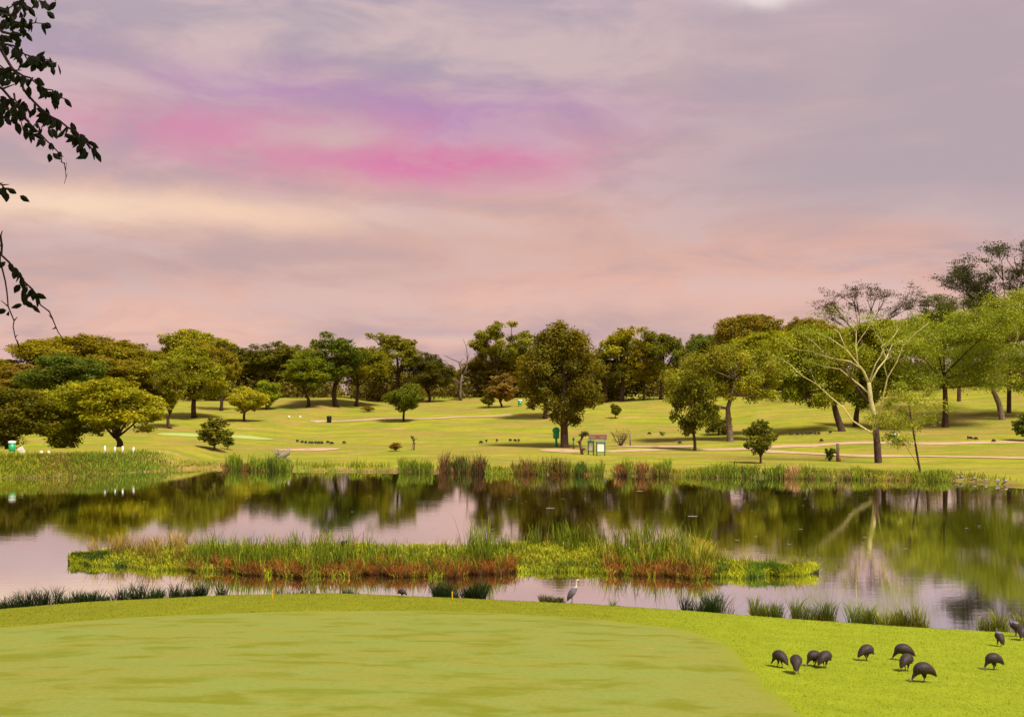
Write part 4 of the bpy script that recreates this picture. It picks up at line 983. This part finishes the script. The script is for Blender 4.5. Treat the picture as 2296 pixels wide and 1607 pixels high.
bird(GM['hunch'], 1943, 1481, 22, 'guineafowl facing right in the middle of the lawn group', group=GF)
bird(GM['hunch'], 1850, 1497, 38, 'guineafowl facing right as one of a touching pair at left of the flock', group=GF, s=.98)
bird(GM['peck'], 1826, 1493, 205, 'guineafowl with head down on the left of a touching pair', group=GF, s=.92)
bird(GM['peck'], 1785, 1509, 75, 'second guineafowl from the left, seen from behind', group=GF, s=1.0)
bird(GM['peck'], 1748, 1495, 120, 'leftmost guineafowl on the lawn', group=GF, s=.95)
bird(GM['up'], 2240, 1448, 95, 'upright guineafowl seen from behind near the right edge', group=GF, s=.95)
bird(GM['up'], 2277, 1426, 170, 'upright guineafowl facing left at the lawn edge on the far right', group=GF, s=1.05)
bird(GM['peck'], 2291, 1434, 60, 'guineafowl cut by the right edge beside an upright one', group=GF, s=1.05)
FB = 'dark birds feeding across the far fairway'
rs = np.random.RandomState(8)
low = {}
for k_, me in GM.items():
    o = bpy.data.objects.new('tmp', me); col.objects.link(o); dm = o.modifiers.new('d', 'DECIMATE'); dm.ratio = .06
    low[k_] = bpy.data.meshes.new_from_object(o.evaluated_get(bpy.context.evaluated_depsgraph_get())); low[k_].name = 'small_bird'; bpy.data.objects.remove(o)
ORD = ['leftmost', 'second', 'third', 'fourth', 'fifth', 'sixth', 'seventh', 'eighth', 'ninth', 'tenth', 'eleventh', 'twelfth']
def ordl(i, n, what): return ('only ' if n == 1 else 'leftmost ' if i == 0 else 'rightmost ' if i == n-1 else ORD[i]+' from left ')+what
def far_birds(lst, label):
    lst = sorted(lst)
    for i, (x, y) in enumerate(lst):
        lb = label if len(lst) == 1 else ordl(i, len(lst), label)
        bird(low[['peck', 'hunch', 'peck'][i % 3]], x, y, rs.uniform(0, 360), lb, 'dark_bird', 'bird', FB, 1.35)
Z2 = lambda q: ((750+q[0]*.32666)/1.30662, (900+q[1]*.32666)/1.30662)
far_birds([Z2(q) for q in [(372, 1212), (415, 1222), (447, 1226), (485, 1229), (505, 1229), (536, 1229), (567, 1229), (592, 1229), (645, 1225), (680, 1233), (790, 1228)]], 'tiny dark bird in the loose row on the fairway behind the driftwood')
far_birds([Z2(q) for q in [(2018, 1226), (2066, 1214), (2160, 1208), (2280, 1206)]]+[(1155, 991), (1163, 991)], 'tiny dark bird in the row left of the green kiosk')
far_birds([(1774, 976), (1788, 976), (1800, 976), (1810, 975), (1819, 975), (1828, 975), (1836, 975), (1862, 972)], 'tiny dark bird in the row under the leaning-trunk tree')
far_birds([(2171, 985), (2177, 986), (2188, 987), (2228, 992)], 'tiny dark bird by the cart path at far right')
far_birds([(1456, 975)], 'lone tiny dark bird on the fairway above the cart path')
far_birds([(1524, 996)], 'single tiny dark bird left of the dark young tree'); far_birds([(1842, 991)], 'single tiny dark bird on the path below the bird row')
# heron
g = Geo()
ringbody(g, [(-.21, .27, .012, .012), (-.185, .34, .050, .045), (-.135, .43, .085, .082), (-.07, .53, .105, .108), (-.01, .605, .095, .098), (.04, .665, .060, .062), (.062, .72, .032, .034), (.064, .78, .023, .024), (.070, .84, .020, .021), (.080, .90, .020, .021),
             (.098, .935, .026, .026), (.128, .942, .022, .021), (.150, .938, .011, .010), (.25, .915, .004, .004)])
for s, f in ((1, .01), (-1, -.02)):
    g.tube([(-.07, .035*s, .45), (-.06, .035*s, .30), (-.075+f, .035*s, .16), (-.06+f, .035*s, .01)], [.032, .014, .011, .010], 6)
    for tx, ty in ((.07, 0), (.06, .03), (.06, -.03), (-.03, 0)): g.tube([(-.06+f, .035*s, .01), (-.06+f+tx, .035*s+ty, .006)], [.009, .005], 5)
def hc(co):
    c = np.tile(np.array([.10, .098, .125]), (len(co), 1)); c[co[:, 2] > .70] = (.55, .46, .40); c[(co[:, 0] < -.11) & (co[:, 2] < .42)] = (.09, .08, .12); c[(co[:, 2] < .30) & (co[:, 0] > -.11)] = (.10, .08, .06); c[co[:, 0] > .15] = (.55, .35, .10)
    t = (co[:, 0] > -.02) & (co[:, 2] < .6) & (co[:, 2] > .45); c[t] = (.16, .15, .16); return c
hm = fuse('heron', g, .0075, M['heron'], hc, 2)
hb = bird(hm, 1286, 1356, -4, 'grey heron with pale neck standing at the edge of the lawn', 'heron', s=1.3)
hx = (1286-CX)/F*41.4; hb.location = (hx, float(near_shore(hx))-.02, float(H(hx, float(near_shore(hx))-.02))-.004)
p = island_pt(np.array([772.]), np.array([.35]))[0]; M['brown'] = feather_mat('brown_plumage', 0)
bm = GM['up'].copy(); bm.materials.clear(); bm.materials.append(M['brown'])
o = link('marsh_bird', bm, None, p+[0, 0, .62]); o.scale = (.9, .9, .9); o.rotation_euler = (0, 0, .4); tag(o, 'dark brown bird perched among the island reeds', 'bird')
g = Geo(); g.tube([(0, 0, -.62/.9), (.02, .01, -.3), (0, 0, .02)], [.05, .045, .04], 7); g.tube([(0, 0, -.25), (.12, .03, -.1)], [.03, .012], 5)
tag(link('stump', g.mesh('stump', M['bark']), None, p+[0, 0, .62]), 'short dark stump under the brown island bird', 'stump')
bird(low['hunch'], 901, 1338, 160, 'small dark bird at the water edge of the near bank', 'marsh_bird', 'bird', s=.75)

# ------------------------------------------------------------------ course furniture
M['stake'] = simple('yellow_paint', (.62, .36, .03), .5, .15, 20)
M['white'] = simple('white_paint', (.72, .70, .64), .5, .12, 8); M['grn'] = simple('green_paint', (.015, .33, .11), .4, .25, 3, .5); M['dkgrn'] = simple('dark_green_paint', (.015, .09, .04), .45, .25, 3, .5)
M['wood'] = simple('weathered_wood', (.20, .125, .10), .85, .4, 5); M['black'] = simple('black_plastic', (.015, .015, .017), .5, .3, 3); M['drift'] = simple('driftwood', (.24, .20, .18), .85, .45, 4); M['red'] = simple('red_paint', (.30, .06, .035), .5, .2, 6); M['stone'] = simple('pale_stone', (.26, .23, .20), .9, .35, 4); M['sap'] = simple('rust_stem', (.12, .07, .04), .9, .3, 5)
for px, py, lb in ((611, 1340, 'yellow stake at left on the crest of the lawn'), (1014, 1343, 'yellow stake between the spiky tufts on the lawn crest'), (1682, 1377, 'yellow stake on the crest left of the long green tuft')):
    b = pix(px, py); o = empty('yellow_stake', b); g = Geo(); g.tube([(0, 0, -.15), (0, 0, .28), (.005, 0, .30)], [.026, .024, .016], 8); link('post', g.mesh('post', M['stake'], False), o)
    g = Geo(); g.lathe([(.027, .25), (.029, .26), (.029, .29), (.018, .315)], 10); link('cap', g.mesh('cap', M['stake']), o); tag(o, lb, 'stake', 'yellow hazard stakes')
for i, (px, py, ln) in enumerate(((307, 1012, .02), (336, 1012, .06), (359, 1012, .02), (389, 1012, .12))):
    px /= 1.30662; b = at(px, 126.); o = empty('white_post', b); g = Geo(); g.tube([(0, 0, -.2), (ln*.6, 0, .5), (ln, 0, .9-.1*(i % 2))], [.14, .13, .11], 8); link('post', g.mesh('post', M['white'], True), o)
    g = Geo(); g.tube([(ln, 0, .89-.1*(i % 2)), (ln, 0, .95-.1*(i % 2))], [.13, .07], 8); link('cap', g.mesh('cap', M['white']), o)
    tag(o, ['leftmost white post on the tee, in front of the tree trunk', 'second white post from the left on the tee', 'third white post from the left on the tee', 'rightmost and most slanted white post on the tee'][i], 'post', 'white posts on the tee')
def marker(px, py, lb, r=.2):
    b = at(px, 124.) if px < 200 else pix(px, py); g = Geo(); g.lathe([(r*.7, -.05), (r, .1), (r*.95, .3), (r*.6, .42), (r*.2, .46)], 10); tag(link('tee_marker', g.mesh('tee_marker', M['white'], True), None, b), lb, 'marker', 'white tee markers')
marker(93, 1011, 'left white tee marker near the green bin'); marker(109, 1010, 'right white tee marker near the green bin'); marker(648, 936, 'left white tee marker on the far slope', .26); marker(673, 936, 'right white tee marker on the far slope', .26)
def bin_stand(px, py, h, w_, lb, topc='white'):
    b = at(px, 125.) if px < 200 else pix(px, py); o = empty('green_bin', b); g = Geo(); g.lathe([(w_*.44, h*.18), (w_*.5, h*.22), (w_*.52, h*.78)], 14); link('drum', g.mesh('drum', M['grn'], True), o)
    g = Geo(); g.lathe([(w_*.58, h*.80), (w_*.60, h*.86), (w_*.55, h*.97), (w_*.3, h)], 14); link('lid', g.mesh('lid', M[topc], True), o)
    for s in (-1, 1):
        g = Geo(); g.tube([(s*w_*.36, 0, -.1), (s*w_*.40, 0, h*.8)], [.05, .05], 6); link('leg', g.mesh('leg', M['dkgrn']), o)
    tag(o, lb, 'bin', 'green bins with white lids'); return o
bin_stand(27, 1012, 1.6, .75, 'green bin with white lid on the tee at the left edge')
bin_stand(1166, 910, 1.7, 1.0, 'small distant green bin with white lid below the ridge trees')
bin_stand(2007, 994, 1.6, 1.15, 'green bin with white lid behind the young leaning tree')
b = at(52, 125.); g = Geo(); g.box(-.35, .35, -.05, .05, 0, .9); o = link('slanted_board', g.mesh('slanted_board', M['white']), None, b); o.rotation_euler = (.1, radians(-28), 0); tag(o, 'small pale slanted board right of the bin on the tee', 'board')
# black bin on the slope
b = pix(738, 947); o = empty('black_bin', b); g = Geo(); g.lathe([(.42, 0), (.5, .1), (.55, 1.2), (.56, 1.25)], 14); link('drum', g.mesh('drum', M['black'], True), o); g = Geo(); g.lathe([(.60, 1.25), (.61, 1.33), (.45, 1.5), (.1, 1.56)], 14); link('lid', g.mesh('lid', M['black'], True), o); tag(o, 'black bin standing beside the thin sandy track', 'bin')
# green kiosk: dome hood and box on a post
b = pix(1247, 1001); k = b[1]/F; o = empty('green_kiosk', b)
g = Geo(); g.tube([(.05, 0, -.2), (0, 0, 1.6)], [.2, .17], 8); link('post', g.mesh('post', M['grn'], True), o)
g = Geo(); g.lathe([(.36, 1.35), (.44, 1.4), (.50, 1.55), (.50, 2.35), (.46, 2.42)], 14); link('box', g.mesh('box', M['grn'], True), o)
g = Geo(); g.lathe([(.60, 2.42), (.64, 2.52), (.60, 2.82), (.44, 3.05), (.2, 3.16)], 14); link('dome_hood', g.mesh('dome_hood', M['grn'], True), o)
g = Geo(); g.box(.32, .56, -.45, -.3, 2.6, 2.8); link('label_plate', g.mesh('label_plate', M['white']), o)
tag(o, 'bright green domed kiosk on a post beside the central tree', 'kiosk')
# notice boards
def board(px, py, w_, h, lb, yaw):
    b = pix(px, py); o = empty('notice_board', b, radians(yaw)); z0 = .55
    for s in (-1, 1):
        g = Geo(); g.box(s*w_/2-.07, s*w_/2+.07, -.07, .07, -.2, h); link('leg', g.mesh('leg', M['dkgrn']), o)
    g = Geo(); g.box(-w_/2+.07, w_/2-.07, -.03, .05, z0, h-.12); link('panel', g.mesh('panel', M['white']), o)
    for z in (z0-.1, h-.12):
        g = Geo(); g.box(-w_/2+.07, w_/2-.07, -.06, .06, z, z+.12); link('rail', g.mesh('rail', M['dkgrn']), o)
    g = Geo(); V = [(-w_/2-.12, -.2, h-.02), (w_/2+.12, -.2, h-.02), (w_/2+.12, .2, h-.02), (-w_/2-.12, .2, h-.02), (-w_/2-.08, 0, h+.2), (w_/2+.08, 0, h+.2)]; g.add(V, [[0, 3, 2, 1], [0, 1, 5, 4], [2, 3, 4, 5], [1, 2, 5], [3, 0, 4]]); link('hood', g.mesh('hood', M['dkgrn']), o)
    tag(o, lb, 'notice board', 'green framed notice boards')
board(1325, 1019, .85, 1.85, 'narrower white notice board in a green frame, partly behind reeds', -35)
board(1347, 1021, 1.15, 1.95, 'wider white notice board in a green frame beside the path', 8)
b = pix(1340, 1012); o = empty('wooden_sign', b)
for s in (-1, 1):
    g = Geo(); g.box(s*1.1-.08, s*1.1+.08, -.08, .08, -.2, 2.55); link('post', g.mesh('post', M['wood']), o)
for i in range(2):
    g = Geo(); g.box(-1.4, 1.4, -.17, -.085, 1.85+i*.40, 2.22+i*.40); link('plank', g.mesh('plank', M['wood']), o)
g = Geo(); g.box(-.3, .35, -.20, -.172, 2.15, 2.45); link('red_plate', g.mesh('red_plate', M['red']), o)
tag(o, 'weathered wooden plank sign behind the notice boards', 'sign')
# posts and markers near the right-hand path
b = pix(1878, 1034); o = empty('wooden_post', b); g = Geo(); g.tube([(0, 0, -.2), (.03, 0, 1.2), (0, 0, 2.4)], [.24, .2, .18], 8); link('post', g.mesh('post', M['wood'], True), o); g = Geo(); g.tube([(0, 0, 1.4), (.2, 0, 1.55), (.22, 0, 1.9)], [.08, .07, .04], 6); link('side_snag', g.mesh('side_snag', M['wood'], True), o); tag(o, 'grey wooden post in the reeds left of the fever tree', 'post')
b = pix(1413, 999); g = Geo(); g.tube([(0, 0, -.2), (.03, 0, 1.0), (-.05, 0, 2.1)], [.13, .11, .09], 7); g.tube([(-.05, 0, 1.9), (.15, 0, 2.15)], [.08, .05], 6); tag(link('wooden_post', g.mesh('wooden_post', M['wood'], True), None, b), 'thin wooden post beside the sparse bare shrub', 'post')
b = pix(1286, 1006); g = Geo(); g.tube([(0, 0, -.2), (0, 0, 1.5)], [.12, .11], 8); g.lathe([(.17, 1.4), (.19, 1.5), (.17, 1.75), (.08, 1.85)], 10); tag(link('green_post', g.mesh('green_post', M['dkgrn'], True), None, b), 'short dark green post between the kiosk and the notice boards', 'post')
def cone(px, py, lb):
    b = pix(px, py); o = empty('red_marker', b); g = Geo(); g.lathe([(.20, 0), (.22, .05), (.20, .35), (.10, .45)], 10); link('body', g.mesh('body', M['red'], True), o); g = Geo(); g.lathe([(.26, -.02), (.26, .02)], 10); link('base', g.mesh('base', M['red']), o); tag(o, lb, 'marker', 'red ground markers')
cone(1882, 1034, 'red marker at the foot of the grey wooden post'); cone(2013, 997, 'red marker just right of the bin behind the young tree'); cone(2026, 998, 'red marker further right of the bin behind the young tree'); 
# sparse shrub, sapling, aloe
def twiggy(px, py, top, wpx, lb, seed, c=(.12, .11, .02), leaf=.09, n=9, name='shrub', stems=9):
    b = pix(px, py); k = b[1]/F; rs = np.random.RandomState(seed); Hm = (py-top)*k; R = wpx*k/2; o = empty(name, b); g = Geo(); ends = []
    for i in range(stems):
        a = rs.rand()*6.28; e = np.array([cos(a)*R*rs.uniform(.4, 1), sin(a)*R*rs.uniform(.4, 1), Hm*rs.uniform(.6, 1)]); p = bez((0, 0, -.1), e, (0, 0, -.15*Hm), 4); g.tube(p, [.10, .07, .05, .035, .02], 5)
        for _ in range(4):
            q = p[2+rs.randint(2)]; e2 = q+sph(rs, 1)[0]*R*.35+[0, 0, R*.12]; g.tube([q, e2], [.03, .012], 3); ends.append(e2)
        ends.append(e)
    V, C = feather(ends, rs, leaf, n, R*.12, .7); link('crown', crown_mesh('crown', V, C), o, color=c); link('stem', g.mesh('stem', M['sap'], True), o); tag(o, lb, 'shrub')
twiggy(1392, 999, 961, 50, 'sparse half-bare shrub with thin arms by the path', 1, stems=12)
twiggy(1860, 1032, 1002, 26, 'upright leafy weed left of the grey wooden post', 2, (.10, .15, .015), .16, 22, 'weed', 6)
twiggy(1487, 976, 967, 18, 'small low weed right of the lone bird on the fairway', 3, (.12, .11, .02), .09, 10, 'weed', 5)
b = pix(928, 1008); o = empty('sapling', b); g = Geo(); g.tube([(0, 0, -.1), (.05, 0, .8), (-.05, 0, 1.5), (-.25, .05, 2.0)], [.12, .10, .09, .04], 6); g.tube([(0, 0, 1.2), (.2, 0, 1.7)], [.06, .03], 5); link('stem', g.mesh('stem', M['sap'], True), o)
g = Geo(); g.tube([(-.35, 0, -.1), (-.12, 0, 1.2)], [.05, .04], 5); g.tube([(-.40, 0, .05), (.1, 0, .1)], [.04, .04], 5); link('stake', g.mesh('stake', M['wood']), o)
rs = np.random.RandomState(3); V, C = feather([np.array(q) for q in [(-.25, 0, 2.0), (.2, 0, 1.7), (-.1, 0, 1.6), (.05, 0, 1.1), (-.3, .1, 1.9)]], rs, .12, 22, .16, .8); link('crown', crown_mesh('crown', V, C), o, color=(.10, .12, .015)); tag(o, 'staked sapling on the fairway right of the brown bush', 'sapling')
b = pix(1306, 1018); o = empty('leaning_plant', b); k = b[1]/F; g = Geo(); g.tube([(0, 0, -.1), (-.25, 0, 1.0), (-.35, 0, 1.8), (.05, 0, 2.6), (.35, 0, 2.95)], [.22, .20, .18, .16, .10], 7); g.tube([(-.3, 0, 1.3), (-.6, 0, 1.7)], [.1, .04], 5); link('stem', g.mesh('stem', M['sap'], True), o)
V, C = blob_leaves([(np.array((.35, 0, 3.0)), .5), (np.array((-.1, 0, 2.8)), .35), (np.array((-.5, 0, 1.8)), .25), (np.array((.1, 0, .7)), .35)], 700, .12, rs); link('crown', crown_mesh('crown', V, C), o, color=(.085, .085, .02)); tag(o, 'crooked leaning plant left of the notice boards', 'plant')
# driftwood
b = pix(628, 1035); o = empty('driftwood', b); rs = np.random.RandomState(6)
g = Geo(); g.tube([(-1.6, 0, .2), (-.6, .1, .6), (.4, 0, .8), (1.1, -.1, 1.2), (1.2, -.1, 1.9)], [.2, .34, .38, .28, .12], 8); link('log', g.mesh('log', M['drift'], True), o)
for e in ((-1.2, .3, 1.5), (-.3, -.4, 1.9), (.5, .4, 1.6), (1.5, 0, .2), (.2, -.6, .0), (-.7, -.5, .1)):
    g = Geo(); g.tube(bez((.1, 0, .7), e, (rs.randn()*.3, 0, rs.randn()*.2), 4), [.22, .17, .13, .09, .05], 6); link('branch', g.mesh('branch', M['drift'], True), o)
tag(o, 'pale bleached driftwood stump in the reeds at left of the far shore', 'driftwood')
# pale stones at the right-hand water edge
rs = np.random.RandomState(12)
for i, px in enumerate((2190, 2202, 2214, 2226, 2238, 2248)):
    x = (px-CX)/F*104; y = float(far_shore(x))+.7+rs.rand()*.8; g = Geo(); r = .14+.2*rs.rand()
    g.lathe([(r*.7, -.1), (r*1.05, .1), (r*.9, .3*r/.3*.6), (r*.35, r*.9)], 9); V = np.array(g.v); V *= 1+.18*rs.randn(*V.shape)*[1, 1, .5]; g.v = [tuple(v) for v in V]
    tag(link('stone', g.mesh('stone', M['stone']), None, (x, y, float(H(x, y)))), ordl(i, 6, 'pale stone in the heap at the right end of the far shore'), 'stone', 'pale stones at the right water edge')

# ------------------------------------------------------------------ overhanging tree at upper left: trunk out of frame, twigs and single leaves in it
ot = empty('overhanging_tree', (-5.2, 4.6, float(H(-5.2, 4.6)))); OB = np.array(ot.location)
tag(ot, 'dark leafy twigs hanging in at the upper left edge', 'tree')
LW = lambda p: np.array(p, float)-OB
g = Geo(); z0 = OB[2]
g.tube([LW(p) for p in [(-5.2, 4.6, z0-.3), (-5.1, 4.6, z0+2), (-4.9, 4.7, z0+4), (-4.4, 4.7, z0+5.6)]], [.34, .27, .24, .2], 10); link('trunk', g.mesh('trunk', M['bark'], True), ot)
g = Geo(); g.tube([LW(p) for p in [(-4.5, 4.7, z0+5.4), (-3.8, 4.9, 12.0), (-3.2, 5, 12.3), (-2.4, 4.8, 12.4)]], [.18, .13, .09, .04], 8); link('limb', g.mesh('limb', M['bark'], True), ot)
g = Geo(); g.tube([LW(p) for p in [(-4.7, 4.7, z0+4.6), (-3.9, 5.0, 11.0), (-3.3, 5.1, 10.8), (-3.05, 5.1, 9.9), (-2.9, 5.05, 9.0)]], [.15, .10, .07, .045, .02], 8); link('limb', g.mesh('limb', M['bark'], True), ot)
rs = np.random.RandomState(2); V, C = blob_leaves([(LW((x, y, z)), r) for x, y, z, r in [(-3.5, 3.2, 13.4, 1.3), (-2.2, 2.4, 13.2, 1.2), (-4.6, 4.4, 13.6, 1.5), (-1.2, 1.8, 12.9, 1.1), (-5.6, 4.8, 12.6, 1.4), (-2.6, 4.2, 14.2, 1.2), (-.4, 2.6, 13.6, 1.1), (-1.6, .8, 12.6, 1.2), (-.2, .6, 12.4, 1.0), (-2.8, 1.2, 12.2, 1.1)]], 900, .07, rs)
link('crown', crown_mesh('crown', V, C), ot, color=(.035, .045, .012))  # unseen canopy, added sunward of the twigs to shade them
M['twigleaf'] = simple('twig_leaf', (.012, .015, .006), .85, .4, 20, .1); M['twig'] = simple('twig_bark', (.030, .020, .018), .8, .4, 30, .2)
# one leaf mesh, folded along its midrib
lv = [(0, 0, 0), (.011, .012, .002), (-.011, .012, .002), (.013, .028, .004), (-.013, .028, .004), (.006, .042, .001), (-.006, .042, .001), (0, .05, -.003), (0, .014, -.003), (0, .03, -.003)]
leafm = make_mesh('leaf', lv, [[0, 1, 8], [0, 8, 2], [8, 1, 3, 9], [2, 8, 9, 4], [9, 3, 5, 7], [4, 9, 7, 6]], M['twigleaf'])
q5 = lambda q: (q[0]*.5242, q[1]*.5242)
TW = [([(-60, 60), (0, 125), (45, 145), (62, 172)], .2, 6, .010), ([(-70, 150), (0, 205), (50, 290), (100, 380), (150, 440), (220, 500), (290, 545), (350, 590), (385, 638)], .42, 34, .009), ([(-60, 330), (10, 380), (80, 460), (120, 520), (180, 580), (230, 630), (270, 670)], .25, 20, .008),
      ([(-50, 40), (20, 60), (60, 92), (120, 104), (178, 100)], .3, 20, .006), ([(-40, 170), (30, 190), (80, 212), (130, 240), (180, 252), (242, 278)], .2, 34, .006), ([(-40, 270), (30, 300), (100, 325), (150, 352), (200, 382), (250, 408), (297, 432)], .1, 26, .006),
      ([(-40, 760), (0, 785), (20, 805), (44, 826)], .4, 5, .006), ([(-30, 960), (2, 1010), (6, 1090), (60, 1150), (110, 1210), (165, 1270), (210, 1330), (240, 1400), (272, 1452)], .33, 0, .007), ([(-20, 1000), (0, 1080), (10, 1150), (30, 1250), (60, 1370), (65, 1440), (88, 1525)], .5, 0, .006),
      ([(-60, 240), (0, 280), (42, 325)], .2, 14, .006), ([(-60, 390), (0, 430), (60, 485), (100, 560)], .1, 16, .006), ([(40, 60), (70, 60), (95, 30), (112, -10)], .2, 10, .007), ([(262, 660), (278, 700), (280, 730), (275, 785)], .9, 0, .003), ([(140, -20), (170, 5), (190, 18)], .1, 6, .005), ([(225, -30), (240, 6)], .3, 2, .004), ([(-20, 10), (30, 40), (80, 20)], .2, 8, .006),
      ([(60, 400), (75, 440), (90, 470)], 0, 10, .005), ([(180, 490), (200, 520), (205, 545)], 0, 5, .004)]
rs = np.random.RandomState(21)
def add_leaf(par, P, dirang, s=1.0):
    o = bpy.data.objects.new('leaf', leafm); col.objects.link(o); o.parent = par; o.location = P
    o.rotation_euler = (radians(-90)+rs.uniform(-.5, .5), dirang, rs.uniform(-.9, .9)); o.scale = (s*rs.uniform(.85, 1.2), s*rs.uniform(.95, 1.3), s); return o
nl = 0
for poly, st, nleaf, r in TW:
    dd_ = 5.0+rs.uniform(-.25, .25); sg = rs.uniform(-.25, .25); P = []
    for i, q in enumerate(poly):
        a, b_ = q5(q); d = dd_+sg*i/len(poly); P.append(LW(((a-CX)/F*d, d, CAMZ-(b_-HOR)/F*d)))
    g = Geo(); m = len(P)
    # refine with small kinks
    Q = [P[0]]
    for i in range(1, m):
        mid = (P[i]+P[i-1])/2+rs.randn(3)*.008; Q += [mid, P[i]]
    k = len(Q); g.tube(Q, [r*(1-.65*i/(k-1)) for i in range(k)], 6, cap=True)
    for i in range(2, k-1):
        if rs.rand() < .5: g.tube([Q[i], Q[i]+rs.randn(3)*.02], [r*.7, r*.25], 4)
    tw = link('twig', g.mesh('twig', M['twig'], True), ot)
    for _ in range(int(nleaf*1.2)):
        u = st+(1-st)*rs.rand(); f = u*(k-1); i = min(int(f), k-2); p = Q[i]+(Q[i+1]-Q[i])*(f-i)+rs.randn(3)*[.018, .03, .014]
        add_leaf(tw, p-[0, 0, .004], rs.normal(0, .75), 1.0); nl += 1
    if len(poly) == 9 and poly[0][1] == 960:
        for zx, zy in [(25, 1118), (40, 1120), (62, 1140), (70, 1150), (60, 1165), (80, 1165), (95, 1180), (88, 1195), (100, 1205), (85, 1215), (118, 1225), (105, 1235), (125, 1240), (140, 1245), (98, 1255), (112, 1262), (130, 1262), (150, 1255), (155, 1268), (100, 1285), (135, 1300), (95, 1300), (142, 1232)]:
            a, b_ = q5((zx, zy)); add_leaf(tw, LW(((a-CX)/F*dd_, dd_, CAMZ-(b_-HOR)/F*dd_)), rs.normal(0, .6)); nl += 1
    if poly[0][1] == 1000:
        for zx, zy in [(12, 1330), (28, 1326), (40, 1335)]:
            a, b_ = q5((zx, zy)); add_leaf(tw, LW(((a-CX)/F*dd_, dd_, CAMZ-(b_-HOR)/F*dd_)), 1.4); nl += 1
import sys; print('leaves', nl, 'trees', ntree, 'objects', len(bpy.data.objects), 'tris', sum(len(m.polygons) for m in bpy.data.meshes), file=sys.stderr)
